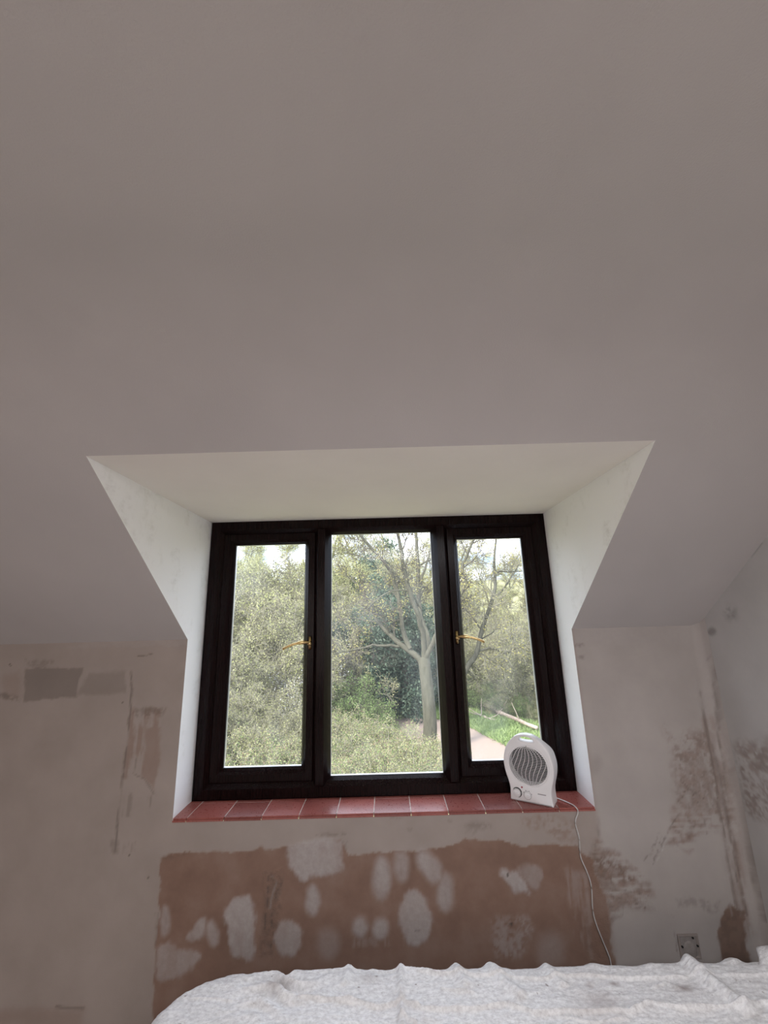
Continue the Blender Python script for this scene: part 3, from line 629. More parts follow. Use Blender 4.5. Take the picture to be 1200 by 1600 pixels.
box('print_mark', .030, .063, .0014, .0022, .0395, .0425, M['print'], fan)['label'] = 'small grey printed line'
for sx in (-1, 1): box('foot', sx * .06 - .012, sx * .06 + .012, .012, .07, -.0005, .003, M['black'], fan)
# flex: over the sill edge and down the wall behind the bed
P = [(.690, .105, ZS + .022), (.712, .096, ZS + .012), (.745, .075, ZS + .0042), (.772, .030, ZS + .0040), (.780, -.004, ZS + .0035), (.784, -.010, ZS - .012)]
for px, py in [(899, 1285), (905, 1310), (907, 1338), (917, 1362), (924, 1385), (926, 1420), (931, 1442), (941, 1468), (950, 1490), (955, 1508)]:
    w = on_y(px, py, -.008); P.append((w[0], -.008, w[2]))
P += [(.84, -.02, .16), (.85, -.05, .02), (.88, -.12, .005)]
Pw = cr(P, 6); t = Tubes(); Mi = (Matrix.Translation(fan.location) @ Matrix.Rotation(fan.rotation_euler.z, 4, 'Z')).inverted()
t.add([tuple(Mi @ Vector(p)) for p in Pw], [.0025] * len(Pw), 8); cd = link('power_cord', t.mesh('power_cord'), M['cable'], fan); cd['label'] = 'thin white flex trailing down the wall'

# ------------------------------------------------------------------ socket back box
bxp = on_y(1076, 1478, 0); sb = empty('socket_back_box', (bxp[0], 0, bxp[2] - .043)); tag(sb, 'square electrical back box half filled with plaster low on the wall near the right corner', 'back box')
def sbc(o): o.parent = sb; return o
V, Fc = ring(-.0385, .0385, .0045, .0815, [(0, .001), (0, -.005), (.003, -.006), (.007, -.0055), (.009, -.002), (.009, .001)]); sbc(pyd('rim', V, Fc, simple('painted_rim', lin(.26, .225, .205), lin(.31, .27, .25), 40, .9, .1, bump=.3)))
pl = simple('damp_filler', lin(.24, .215, .20), lin(.31, .28, .265), 60, .9, .1, bump=.4)
bm = bmesh.new(); bmesh.ops.create_uvsphere(bm, u_segments=20, v_segments=10, radius=1, matrix=Matrix.Translation((.002, -.002, .032)) @ Matrix.Diagonal((.026, .007, .030, 1))); sbc(bm_obj('filler_blob', bm, pl, smooth=True))
sbc(box('back_plate', -.031, .031, -.003, -.0012, .012, .075, pl))
for x, z in ((-.027, .044), (.031, .046), (.018, .071)): sbc(cyl('screw_hole', (x, -.0075, z), (x, -.001, z), .0034, M['black'], None, 10))

# ------------------------------------------------------------------ bed under a dust sheet
BX0, BX1, BY0, BY1, BZ = -.672, 1.385, -1.28, -.292, .515
bed = empty('bed', ((BX0 + BX1) / 2, (BY0 + BY1) / 2, 0)); tag(bed, 'low bed hidden beneath the pale dust sheet', 'bed')
def rrect(x0, x1, yy0, yy1, r, n=8):
    out = []
    for cx, cy, a in ((x1 - r, yy1 - r, 0), (x0 + r, yy1 - r, 90), (x0 + r, yy0 + r, 180), (x1 - r, yy0 + r, 270)):
        for k in range(n + 1): t = R(a + 90 * k / n); out.append((cx + r * math.cos(t), cy + r * math.sin(t)))
    return out
def slab(name, x0, x1, yy0, yy1, r, z0, z1, mat, parent, bev):
    lp = rrect(x0, x1, yy0, yy1, r); bm = bmesh.new(); vs = [bm.verts.new((x, y, z0)) for x, y in lp]; f = bm.faces.new(vs)
    e = bmesh.ops.extrude_face_region(bm, geom=[f]); bmesh.ops.translate(bm, vec=(0, 0, z1 - z0), verts=[v for v in e['geom'] if isinstance(v, bmesh.types.BMVert)])
    hs = [ed for ed in bm.edges if abs(ed.verts[0].co.z - ed.verts[1].co.z) < 1e-6]; bmesh.ops.bevel(bm, geom=hs, offset=bev, segments=3, affect='EDGES')
    return bm_obj(name, bm, mat, parent, smooth=False)
mx, my = (BX0 + BX1) / 2, (BY0 + BY1) / 2; hx, hy = (BX1 - BX0) / 2, (BY1 - BY0) / 2
slab('mattress', -hx + .03, hx - .03, -hy + .03, hy - .03, .14, .285, BZ - .022, M['mattress'], bed, .03)
slab('bed_base', -hx + .05, hx - .05, -hy + .05, hy - .05, .05, .09, .284, M['timber'], bed, .01)
for sx in (-1, 1):
    for sy in (-1, 1): cyl('leg', (sx * (hx - .15), sy * (hy - .15), 0), (sx * (hx - .15), sy * (hy - .15), .09), .025, M['black'], bed, 14, .03)

def build_sheet():
    rc, er, drop = .15, .045, .36                        # corner radius in plan, edge roll, hang
    ext = er * math.pi / 2 + drop
    gx = np.concatenate([grid_axis([BX0 - ext, BX0 + .05], .012), grid_axis([BX0 + .05, XR - .03], .0055)[1:]])
    gy = np.concatenate([grid_axis([BY0 - ext, -.70], .016), grid_axis([-.70, -.52], .006)[1:], grid_axis([-.52, BY1 + .05], .0022)[1:], grid_axis([BY1 + .05, BY1 + ext], .012)[1:]])
    X, Y = np.meshgrid(gx, gy, indexing='ij'); nx, ny = X.shape; X, Y = X.ravel(), Y.ravel()
    # inner rounded rectangle (edge of the flat top); the right end runs on to the wall
    x0, x1, yy0, yy1 = BX0 + er, 3.0, BY0 + er, BY1 - er
    cx, cy = np.clip(X, x0 + rc, x1 - rc), np.clip(Y, yy0 + rc, yy1 - rc)
    dx, dy = X - cx, Y - cy; L = np.hypot(dx, dy) + 1e-9; nxn, nyn = dx / L, dy / L; d = L - rc
    out = d > 0; de = np.maximum(d, 0); ang = np.minimum(de / er, math.pi / 2); hang = np.maximum(0, de - er * math.pi / 2)
    # folds: waves on the skirt, ridges and puckers on the top
    along = np.where(np.abs(dy) > np.abs(dx), X, Y); wav = .5 * np.sin(along * 21 + 2 * np.sin(along * 5)) + .5 * np.sin(along * 43 + 1.3)
    push = (hang / drop) ** .8 * (.018 + .016 * wav)
    px = np.where(out, cx + nxn * (rc + er * np.sin(ang) + push), X); pyy = np.where(out, cy + nyn * (rc + er * np.sin(ang) + push), Y)
    pz = BZ - er * (1 - np.cos(ang)) - hang
    top = np.exp(-(hang / .03) ** 2)
    h = .0045 * (fbm(X * 7, Y * 9, 71) - .5) * 2 + .0034 * (fbm(X * 24, Y * 34, 77) - .5) * 2 + .0026 * (fbm(X * 18, Y * 95, 79) - .5) * 2
    def ridge(a, b, w, hh, sk=0.0):
        ax, ay = a; bx, by = b; ex, ey = bx - ax, by - ay; ll = math.hypot(ex, ey); t = ((X - ax) * ex + (Y - ay) * ey) / ll ** 2
        n = ((X - ax) * -ey + (Y - ay) * ex) / ll; fall = smooth01((t + .12) * 6) * smooth01((1.12 - t) * 6)
        return hh * np.exp(-np.abs(n / (w * 1.35)) ** 2.0) * fall
    def tp(px_, py_): p = on_z(px_, py_, BZ); return (p[0], p[1])
    def tops(pts, w, hh):
        s = 0
        for a, b in zip(pts[:-1], pts[1:]): s = np.maximum(s, ridge(tp(*a), tp(*b), w, hh))
        return s
    far = lambda x_: (x_, 1488)
    h = h + tops([(1068, 1486), (1082, 1510), (1110, 1535), (1145, 1562), (1172, 1580)], .017, .022)
    h = h + tops([(700, 1486), (712, 1508), (728, 1545)], .014, .014) + tops([(752, 1484), (768, 1510), (790, 1540), (815, 1560)], .015, .014)
    h = h + tops([(627, 1484), (627, 1515), (627, 1560), (629, 1606)], .007, .011) + tops([(548, 1486), (546, 1512), (538, 1540)], .009, .010) + tops([(385, 1490), (392, 1510)], .012, .008)
    h = h + tops([(842, 1486), (858, 1515), (880, 1540)], .013, .010) + tops([(600, 1490), (606, 1510)], .012, .006) + tops([(672, 1488), (676, 1505)], .010, .007) + tops([(1130, 1488), (1150, 1500)], .02, .010) + tops([(490, 1488), (492, 1508)], .012, .006) + tops([(920, 1487), (930, 1510)], .018, .006)
    h = h + tops([(1188, 1490), (1215, 1500)], .03, .035)
    # press creases running along the cloth, and the hem
    for pts, w, hh in [([(310, 1512), (420, 1516), (520, 1514), (545, 1512), (627, 1514), (690, 1522), (720, 1524), (775, 1526), (840, 1530), (900, 1524), (985, 1530), (1070, 1528)], .0026, .0085),
                       ([(470, 1560), (555, 1566), (590, 1574), (627, 1564), (660, 1576), (735, 1578), (790, 1570), (835, 1584), (930, 1580), (985, 1582), (1010, 1570), (1060, 1576), (1120, 1574), (1165, 1576), (1185, 1566), (1220, 1566)], .0030, .010),
                       ([(1085, 1524), (1150, 1524), (1220, 1520)], .003, .007), ([(300, 1560), (400, 1562), (470, 1566)], .003, .005), ([(627, 1556), (655, 1572)], .004, .008), ([(627, 1585), (650, 1600)], .004, .008), ([(560, 1570), (530, 1558)], .004, .007), ([(1020, 1545), (1040, 1535), (1062, 1545)], .003, .006), ([(880, 1590), (930, 1598), (980, 1592)], .003, .006), ([(690, 1545), (740, 1552)], .003, .006)]:
        h = h + tops(pts, w, hh)
    # rucked patch towards the left
    pc = tp(436, 1545); rr_ = np.exp(-(((X - pc[0]) / .10) ** 2 + ((Y - pc[1]) / .07) ** 2)); h = h + rr_ * (.030 * np.sin((Y - pc[1]) * 120 + 4 * np.sin((X - pc[0]) * 22) + 6 * fbm(X * 12, Y * 12, 91)) * .45)
    h = h * top
    nz_t = np.cos(ang); px = px + np.where(out, nxn, 0) * np.sin(ang) * h; pyy = pyy + np.where(out, nyn, 0) * np.sin(ang) * h; pz = pz + nz_t * h
    pz = np.maximum(pz, .03); px = np.minimum(px, XR - .006)
    i, j = np.meshgrid(np.arange(nx - 1), np.arange(ny - 1), indexing='ij'); i, j = i.ravel(), j.ravel()
    Q = np.stack([i * ny + j, (i + 1) * ny + j, (i + 1) * ny + j + 1, i * ny + j + 1], -1)
    me = np_mesh('dust_sheet', np.stack([px, pyy, pz], -1), Q); me.polygons.foreach_set('use_smooth', [True] * len(me.polygons))
    st = np.zeros(len(X))
    for (a, b, r1, r2, v) in [(434, 1539, .022, .012, .55), (1068, 1544, .022, .012, .45), (576, 1527, .02, .012, .22), (945, 1565, .03, .02, .25), (370, 1522, .004, .003, .7), (588, 1524, .003, .003, .7), (643, 1507, .003, .003, .6), (960, 1538, .010, .006, .4), (920, 1538, .008, .008, .35)]:
        p = tp(a, b); st = np.maximum(st, 1.6 * v * np.exp(-((X - p[0]) / (1.4 * r1)) ** 2 - ((Y - p[1]) / (1.4 * r2)) ** 2) * (.35 + 1.1 * fbm(X * 60, Y * 60, 5)))
    at = me.attributes.new('stain', 'FLOAT', 'POINT'); at.data.foreach_set('value', np.clip(st, 0, 1).astype(np.float32))
    o = link('dust_sheet', me, M['sheet']); return tag(o, 'crumpled off-white cotton dust sheet spread over the bed', 'dust sheet')
build_sheet()

# ------------------------------------------------------------------ outdoors
GZ0 = -2.6
def terrain(x, y):
    x, y = np.asarray(x, float), np.asarray(y, float)
    bank = 3.6 * smooth01((y - 23) / 26) + .10 * np.maximum(0, y - 40)
    left = 1.6 * smooth01((-x - 1.5) / 8) * smooth01((y - 11) / 10)
    return GZ0 + bank + left + .10 * (fbm(x * .35 + 50, y * .35 + 50, 7) - .5) * smooth01((y - 17) / 3)
def build_ground():
    xs = np.concatenate([np.linspace(-150, -32, 12), np.linspace(-30, 30, 76), np.linspace(32, 150, 12)]); ys = np.concatenate([np.linspace(.6, 6, 8), np.linspace(7, 60, 90), np.linspace(64, 190, 14)])
    X, Y = np.meshgrid(xs, ys, indexing='ij'); n = X.shape[1]; V = np.stack([X.ravel(), Y.ravel(), terrain(X.ravel(), Y.ravel())], -1)
    i, j = np.meshgrid(np.arange(X.shape[0] - 1), np.arange(n - 1), indexing='ij'); i, j = i.ravel(), j.ravel()
    me = np_mesh('ground', V, np.stack([i * n + j, (i + 1) * n + j, (i + 1) * n + j + 1, i * n + j + 1], -1)); me.polygons.foreach_set('use_smooth', [True] * len(me.polygons))
    k = N('woodland_floor'); b = k.bsdf(.95, .1); a = k.noise(.9, 5, .65); f = k.noise(9, 5, .7)
    c = k.mix(a, k.ramp(f, [(.3, lin(.16, .19, .075)), (.7, lin(.27, .33, .13))]), k.ramp(f, [(.3, lin(.22, .17, .12)), (.7, lin(.36, .30, .21))]))
    k.l(c, b.inputs['Base Color']); k.bump(f, b, .6, .08)
    return tag(link('ground', me, k.m), 'woodland floor of leaf litter and grass beyond the window', 'ground', kind='structure')
build_ground()
def build_path():
    # gravel lane crossing behind the big tree, curving away to the right
    far = [(-9, 15.6), (-4, 16.2), (0, 16.9), (1.3, 17.0), (2.9, 16.0), (3.4, 14.3), (3.9, 12.7), (4.6, 11.2), (6, 9.4), (9, 7.5)]
    near = [(-9, 14.0), (-4, 13.8), (0, 13.3), (1.0, 12.9), (1.6, 11.9), (1.85, 10.8), (2.05, 9.8), (2.4, 8.6), (3.2, 6.5), (6, 4.5)]
    A, B = cr(far, 8), cr(near, 8); V = []
    for a, b in zip(A, B):
        for t in np.linspace(0, 1, 9): p = a * (1 - t) + b * t; V.append((p[0], p[1], float(terrain(p[0], p[1])) + .035 - .02 * abs(2 * t - 1)))
    n = 9; Q = [(i * n + j, i * n + j + 1, (i + 1) * n + j + 1, (i + 1) * n + j) for i in range(len(A) - 1) for j in range(8)]
    k = N('pink_gravel'); b = k.bsdf(.9, .15); f = k.noise(26, 6, .75); a = k.noise(1.1, 3)
    k.l(k.mix(a, k.ramp(f, [(.3, lin(.21, .155, .125)), (.7, lin(.33, .265, .222))]), k.ramp(f, [(.3, lin(.24, .178, .145)), (.7, lin(.36, .29, .248))])), b.inputs['Base Color']); k.bump(f, b, .5, .03)
    return tag(pyd('gravel_path', V, Q, k.m, smooth=True), 'pinkish gravel lane seen through the right-hand casement beside the tree trunk', 'path', kind='structure')
build_path()

bark = simple('grey_green_bark', lin(0.058, 0.056, 0.042), lin(0.104, 0.100, 0.075), 9, .95, .1, bump=.5, bdist=.03, sx=(1, 1, .3))
bark_pale = simple('pale_twig_bark', lin(0.173, 0.162, 0.119), lin(0.259, 0.245, 0.180), 5, .95, .1)
bark_dark = simple('brown_twig_bark', lin(0.072, 0.063, 0.054), lin(0.130, 0.115, 0.097), 5, .95, .1)
deadwood = simple('bleached_deadwood', lin(0.288, 0.223, 0.180), lin(0.389, 0.324, 0.274), 7, .9, .1, bump=.4, bdist=.02, sx=(.3, 1, 1))
L_bud = mat_leaf('yellow_green_buds', lin(0.384, 0.360, 0.104), lin(0.496, 0.456, 0.200), .5); L_pale = mat_leaf('pale_spring_leaf', lin(0.368, 0.384, 0.160), lin(0.544, 0.536, 0.304), .5)
L_green = mat_leaf('fresh_green_leaf', lin(0.152, 0.232, 0.080), lin(0.288, 0.368, 0.160), .45); L_ivy = mat_leaf('dark_ivy_leaf', lin(0.040, 0.068, 0.048), lin(0.136, 0.176, 0.128), .2)
L_white = mat_leaf('white_blossom', lin(0.560, 0.560, 0.528), lin(0.656, 0.656, 0.640), .4); L_rust = mat_leaf('dry_brown_leaf', lin(0.304, 0.208, 0.144), lin(0.384, 0.296, 0.216), .4)
L_grass = mat_leaf('bright_grass', lin(0.192, 0.272, 0.096), lin(0.336, 0.416, 0.192), .4)

rs = np.random.RandomState(11)
def nrm(v): return v / (np.linalg.norm(v) + 1e-9)
def walk(p, d, L, n, gnarl, trop):
    pts = [p]; d = nrm(d); st = L / n
    for i in range(n):
        d = nrm(d + rs.normal(0, gnarl, 3) + np.array([0, 0, trop])); p = p + d * st; pts.append(p)
    return np.array(pts)
class Tree:
    """collects wood (thick and fine) and the tips leaves grow from"""
    def __init__(s): s.wood, s.twig, s.tips = Tubes(), Tubes(), []
    def limb(s, pts, r0_, r1_, k=7): s.wood.add(pts, np.linspace(r0_, r1_, len(pts)), k)
    def sprout(s, pts, rr, L, level, maxl, kids, gnarl, trop, spread, ratio=.62, rmin=.004, t0=.25):
        n = len(pts)
        for c in range(kids):
            t = t0 + (1 - t0) * (c + rs.rand()) / kids; f = t * (n - 1); i = min(int(f), n - 2); p = pts[i] + (pts[i + 1] - pts[i]) * (f - i); d = nrm(pts[i + 1] - pts[i])
            a = nrm(np.cross(d, rs.normal(0, 1, 3))); dd = d * math.cos(spread) + a * math.sin(spread)
            l = L * rs.uniform(.6, 1.15) * (1.1 - .45 * t); r_ = max(rmin, (rr[0] + (rr[1] - rr[0]) * t) * .62)
            seg = 4 if level < maxl else 3; q = walk(p, dd, l, seg, gnarl, trop); r2 = max(rmin * .6, r_ * .4)
            (s.wood if r_ > .03 else s.twig).add(q, np.linspace(r_, r2, seg + 1), 5 if r_ > .03 else 3)
            if level < maxl: s.sprout(q, (r_, r2), L * ratio, level + 1, maxl, max(3, kids - 1) if level else kids, gnarl * 1.05, trop, spread, ratio, rmin)
            else: s.tips.append(q)
    def leaves(s, count, size, jit=.05, keep=None):
        T = np.stack(s.tips); 
        idx = rs.randint(0, len(T), count); f = rs.rand(count) * (T.shape[1] - 1.001); i = f.astype(int); p = T[idx, i] + (T[idx, i + 1] - T[idx, i]) * (f - i)[:, None] + rs.normal(0, jit, (count, 3))
        return leaf_mesh(p, size)
def leaf_mesh(p, size, flat=0.0):
    n = len(p); a = rs.normal(0, 1, (n, 3)); a /= np.linalg.norm(a, axis=1, keepdims=True); b = np.cross(a, rs.normal(0, 1, (n, 3))); b /= np.linalg.norm(b, axis=1, keepdims=True) + 1e-9
    sz = size * rs.uniform(.55, 1.25, (n, 1)); a, b = a * sz, b * sz * .62
    V = np.stack([p - a, p - b * .9 + a * .1, p + a, p + b * .9 + a * .1], 1).reshape(-1, 3)
    return np_mesh('foliage', V, np.arange(4 * n).reshape(-1, 4))
def tree_obj(name, t, wood_m, twig_m, leafs, loc, label, group=None, scale=1.0, rz=0.0, cat='tree'):
    root = empty(name, loc, rz); root.scale = (scale,) * 3; tag(root, label, cat, group)
    if t.wood.g: link('trunk', t.wood.mesh('trunk'), wood_m, root)
    if t.twig.g: link('twigs', t.twig.mesh('twigs', False), twig_m, root)
    for me, m in leafs: link('foliage', me, m, root)
    return root
def dup(root, loc, scale, rz, label, group=None):
    r = root.copy(); col.objects.link(r); r.location = loc; r.scale = (scale[0], scale[0], scale[1]) if isinstance(scale, tuple) else (scale,) * 3; r.rotation_euler = (0, 0, rz); r['label'] = label
    if group: r['group'] = group
    for ch in root.children: c = ch.copy(); col.objects.link(c); c.parent = r
    return r
def at(px, py, y): return np.array(on_y(px, py, y))
def gz(x, y): return float(terrain(x, y)) - .05

# the big forked tree behind the middle light
TY = 12.2; base = np.array([1.22, TY, gz(1.22, TY)])
def loc(pts, dy=None): return np.array([at(px, py, TY + (dy[i] if dy else 0)) - base for i, (px, py) in enumerate(pts)])
t = Tree()
tr = np.vstack([[[0.05, 0, -.05], [0.03, 0, .45]], loc([(672, 1130), (668, 1080), (664, 1045), (662, 1026)])]); tr = cr(tr, 5)
rr = np.interp(np.linspace(0, 1, len(tr)), [0, .15, .6, .9, 1], [.30, .225, .20, .19, .15]); t.wood.add(tr, rr, 14)
limbs = [([(664, 1040), (648, 1022), (625, 1007), (603, 985), (587, 965), (578, 945), (566, 922), (548, 902)], .11, .025, [0, .1, .2, .3, .4, .5, .6, .8]),
         ([(640, 1014), (630, 985), (626, 960), (623, 938), (617, 912), (607, 887), (582, 858), (560, 834), (530, 800), (500, 770)], .085, .03, [.1, .2, .3, .3, .3, .2, 0, -.2, -.4, -.6]),
         ([(664, 1038), (662, 1000), (655, 965), (642, 930), (633, 900), (627, 866), (621, 832), (612, 790), (600, 740)], .10, .03, [0, -.2, -.4, -.6, -.8, -1, -1.1, -1.2, -1.2]),
         ([(664, 1036), (668, 1000), (657, 965), (654, 920), (652, 870), (650, 832), (646, 790), (640, 740)], .105, .035, [0, .3, .6, .9, 1.0, 1.2, 1.3, 1.4]),
         ([(662, 1034), (676, 1005), (690, 975), (705, 940), (716, 905), (728, 870), (744, 835), (760, 800)], .09, .025, [0, -.3, -.5, -.8, -1, -1.2, -1.4, -1.5]),
         ([(625, 1008), (604, 1010), (583, 1008), (560, 1015), (535, 1018), (508, 1026)], .05, .012, [.2, .1, 0, -.1, -.2, -.3]),
         ([(657, 950), (642, 928), (618, 922), (596, 932), (578, 948), (560, 965)], .035, .01, [-.4, -.5, -.6, -.7, -.8, -.9]),
         ([(627, 967), (600, 972), (578, 970), (552, 966), (528, 970)], .04, .01, [.3, .4, .5, .6, .7]),
         ([(654, 920), (664, 890), (672, 860), (684, 830), (700, 800)], .05, .015, [.9, .9, 1.0, 1.1, 1.2]),
         ([(640, 925), (620, 900), (600, 872), (572, 872), (545, 866)], .03, .01, [-.6, -.5, -.3, 0, .2])]
for pts, ra, rb, dy in limbs:
    q = cr(loc(pts, dy), 3); q = q + rs.normal(0, .015, q.shape); t.limb(q, ra, rb, 8)
    t.sprout(q, (ra * .7, rb), .95, 0, 2, 7 if ra > .06 else 5, .22, .04, R(50), .64, .009)
main = tree_obj('forked_tree', t, bark, bark_dark, [(t.leaves(6000, .028, .05), L_bud)], tuple(base), 'big grey-barked tree with forked limbs behind the middle window light')
# second bare tree seen through the right-hand casement
TY2 = 15.5; b2 = np.array([2.55, TY2, gz(2.55, TY2)]); base_s, TY_s = base, TY; base, TY = b2, TY2
t = Tree(); q = cr(np.vstack([[[0, 0, 0]], loc([(703, 1085), (718, 1064), (731, 1041), (744, 1022), (753, 985), (768, 940), (774, 914), (772, 880), (775, 844), (780, 800)])]), 4)
t.limb(q, .14, .03, 9); t.sprout(q[6:], (.06, .03), 1.5, 0, 2, 10, .24, .04, R(52), .62, .010)
for pts, ra in [([(744, 1020), (765, 1012), (790, 1022), (806, 1012), (822, 1008), (838, 1000)], .06), ([(768, 940), (790, 915), (806, 890), (822, 862), (836, 835)], .05), ([(718, 1062), (716, 1000), (722, 950), (716, 905), (722, 870), (735, 838)], .06), ([(772, 895), (790, 893), (812, 894), (840, 888)], .04), ([(753, 985), (735, 960), (712, 942)], .04)]:
    q = cr(loc(pts), 3) + rs.normal(0, .02, (len(cr(loc(pts), 3)), 3)); t.limb(q, ra, .012, 6); t.sprout(q, (ra * .6, .012), 1.0, 0, 2, 7, .24, .04, R(50), .64, .010)
tree_obj('leaning_tree', t, bark, bark_pale, [(t.leaves(2600, .04, .06), L_bud)], tuple(b2), 'slender leaning bare tree seen through the right-hand casement above the brass handle')
base, TY = base_s, TY_s

# prototypes for the wood behind
def proto_bare(h, kids, maxl, seed):
    global rs; rs = np.random.RandomState(seed); t = Tree(); tr = walk(np.zeros(3), np.array([.05, 0, 1.]), h, 10, .07, .05); t.limb(tr, h * .016, h * .004, 7)
    t.sprout(tr, (h * .009, h * .004), h * .34, 0, maxl, kids, .19, .07, R(46), .60, .011, .22); return t
def proto_shrub(h, w, stems, seed, maxl=1, kids=7, gn=.22):
    global rs; rs = np.random.RandomState(seed); t = Tree()
    for i in range(stems):
        a = rs.rand() * 6.28; r_ = w * .35 * math.sqrt(rs.rand()); p = np.array([r_ * math.cos(a), r_ * math.sin(a), 0]); d = np.array([math.cos(a) * rs.uniform(.1, .7), math.sin(a) * rs.uniform(.1, .7), 1.]); q = walk(p, d, h * rs.uniform(.6, 1.05), 6, .16, -.02)
        t.twig.add(q, np.linspace(.018, .006, 7), 4); t.sprout(q, (.012, .006), h * .36, 0, maxl, kids, gn, .02, R(55), .6, .0065, .15)
    return t
# bare budding trees
GB = 'budding woodland trees beyond the lane'
tA = proto_bare(9.5, 9, 2, 101); A_ = tree_obj('budding_tree', tA, bark, bark_pale, [(tA.leaves(8000, .036, .09), L_pale)], (0, 0, 0), '', GB)
tB = proto_bare(8.5, 10, 2, 102); B_ = tree_obj('budding_tree', tB, bark, bark_dark, [(tB.leaves(4500, .036, .08), L_bud)], (0, 0, 0), '', GB)
tC = proto_bare(7.0, 10, 2, 103); C_ = tree_obj('leafing_tree', tC, bark, bark_dark, [(tC.leaves(20000, .038, .12), L_pale)], (0, 0, 0), '', GB)
# shrubs
GS = 'twiggy shrubs along the lane'
tS = proto_shrub(2.6, 2.4, 24, 111, 2, 6); S_ = tree_obj('twiggy_shrub', tS, bark_pale, bark_pale, [(tS.leaves(15000, .022, .05), L_pale)], (0, 0, 0), '', GS, cat='shrub')
tG = proto_shrub(2.0, 2.2, 24, 112, 1, 8); G_ = tree_obj('leafy_shrub', tG, bark_dark, bark_dark, [(tG.leaves(13000, .034, .07), L_green)], (0, 0, 0), '', 'fresh green shrubs by the ivy', cat='shrub')
tW = proto_shrub(2.4, 2.2, 22, 113, 1, 8); W_ = tree_obj('blossom_shrub', tW, bark_dark, bark_dark, [(tW.leaves(6500, .025, .03), L_white), (tW.leaves(3500, .026, .06), L_pale)], (0, 0, 0), '', None, cat='shrub')
tR = proto_shrub(1.5, 2.6, 30, 114, 1, 7, .35); R_ = tree_obj('bramble_bush', tR, bark_dark, bark_pale, [(tR.leaves(9000, .020, .05), L_pale), (tR.leaves(4000, .022, .05), L_green), (tR.leaves(2500, .02, .05), L_rust)], (0, 0, 0), '', 'low brambles below the window', cat='shrub')
# ivy-clad trunks
def proto_ivy(h, seed):
    global rs; rs = np.random.RandomState(seed); t = Tree(); tr = walk(np.zeros(3), np.array([0, 0, 1.]), h, 8, .06, .05); t.limb(tr, .2, .07, 7); P = []
    for i in range(34):
        f = rs.uniform(.0, .98) * (len(tr) - 1); k = int(min(f, len(tr) - 2)); c = tr[k] + (tr[k + 1] - tr[k]) * (f - k) + np.array([*rs.normal(0, .42, 2), rs.normal(0, .2)]); r_ = rs.uniform(.3, .75)
        v = rs.normal(0, 1, (420, 3)); v /= np.linalg.norm(v, axis=1, keepdims=True); P.append(c + v * r_ * rs.uniform(.65, 1.05, (420, 1)) * np.array([1, 1, 1.15]))
    t.sprout(tr, (.06, .03), 1.6, 0, 1, 9, .2, .06, R(50), .6, .007, .4); return t, leaf_mesh(np.vstack(P), .065)
tI, lm = proto_ivy(4.6, 121); I_ = tree_obj('ivy_clad_tree', tI, bark_dark, bark_dark, [(lm, L_ivy)], (0, 0, 0), '', 'ivy-covered trunks behind the forked tree')

used = {}
rp = random.Random(8)
def put(root, x, y, s, label, group=None, rz=None):
    rz = rp.uniform(0, 6.28) if rz is None else rz; l = (x, y, gz(x, y))
    if root.name not in used:
        used[root.name] = 1; root.location = l; root.scale = (s[0], s[0], s[1]) if isinstance(s, tuple) else (s,) * 3; root.rotation_euler = (0, 0, rz); root['label'] = label
        if group: root['group'] = group
        return root
    return dup(root, l, s, rz, label, group)
# ivy mass, centre
for x, y, s in [(-.55, 16.6, .95), (.75, 17.4, 1.05), (-1.7, 18.3, .9), (.15, 19.5, 1.2), (1.6, 19.2, .9)]: put(I_, x, y, s, 'dark ivy-covered trunk behind the forked tree', 'ivy-covered trunks behind the forked tree')
put(I_, -.9, 26.5, 1.75, 'tall dark ivy-covered tree rising behind the others in the middle light')
# fresh green shrubs lower left of the middle light
for x, y, s in [(-1.75, 14.0, .95), (-1.2, 14.6, .85), (-2.4, 15.2, 1.0), (-.7, 13.6, .6)]: put(G_, x, y, s, 'fresh green leafy shrub at the foot of the ivy', 'fresh green shrubs by the ivy')
# white blossom, left casement
put(W_, -3.7, 13.6, 1.0, 'white-blossomed shrub low in the left-hand casement view', None)
put(W_, -3.2, 16.8, 1.25, 'second white-flecked blossom shrub further back on the left', None)
# twiggy shrubs, left casement and foreground
for x, y, s in [(-5.2, 12.5, 1.1), (-4.4, 11.2, .85), (-3.1, 11.0, .75), (-6.4, 14.4, 1.4), (-4.9, 15.5, 1.6), (-3.4, 18.2, 1.7), (-6.2, 18.5, 2.0), (-2.3, 17.0, 1.3), (-7.8, 16.6, 1.7), (-8.6, 13.2, 1.3), (-4.6, 21, 2.2), (-2.2, 21.5, 2.0), (-7.4, 22, 2.4), (2.8, 20.5, 1.2), (6.6, 17.6, 1.1), (5.9, 20.6, 1.35), (7.6, 20.5, 1.5), (8.4, 16.0, 1.2), (4.4, 23.5, 1.3), (7.0, 24.5, 1.7), (9.6, 22.5, 1.8)]:
    put(S_, x, y, s, ('pale yellow-green twiggy shrub beyond the verge, seen through the right-hand casement' if x > 0 else 'pale twiggy shrub close behind the left-hand casement' if y < 15 else 'tall pale twiggy shrub further back on the left bank'), GS)
for x, y, s in [(-1.9, 9.4, .85), (-.7, 9.0, .80), (.45, 9.3, .82), (-3.0, 9.8, .95), (-.2, 10.5, .9), (-1.5, 11.2, 1.0), (1.0, 10.4, .70), (1.3, 11.2, .45), (1.45, 9.4, .45), (-4.2, 9.6, 1.0), (-2.4, 12.2, 1.0), (-5.4, 10.2, 1.1), (4.7, 8.2, .75), (5.6, 9.4, .8)]:
    put(R_, x, y, s, ('low tangled bramble bush at the edge of the lane on the right' if x > 3 else 'low tangled bramble bush below the middle light' if x > -2.2 else 'low tangled bramble bush below the left-hand casement'), 'low brambles below the window')
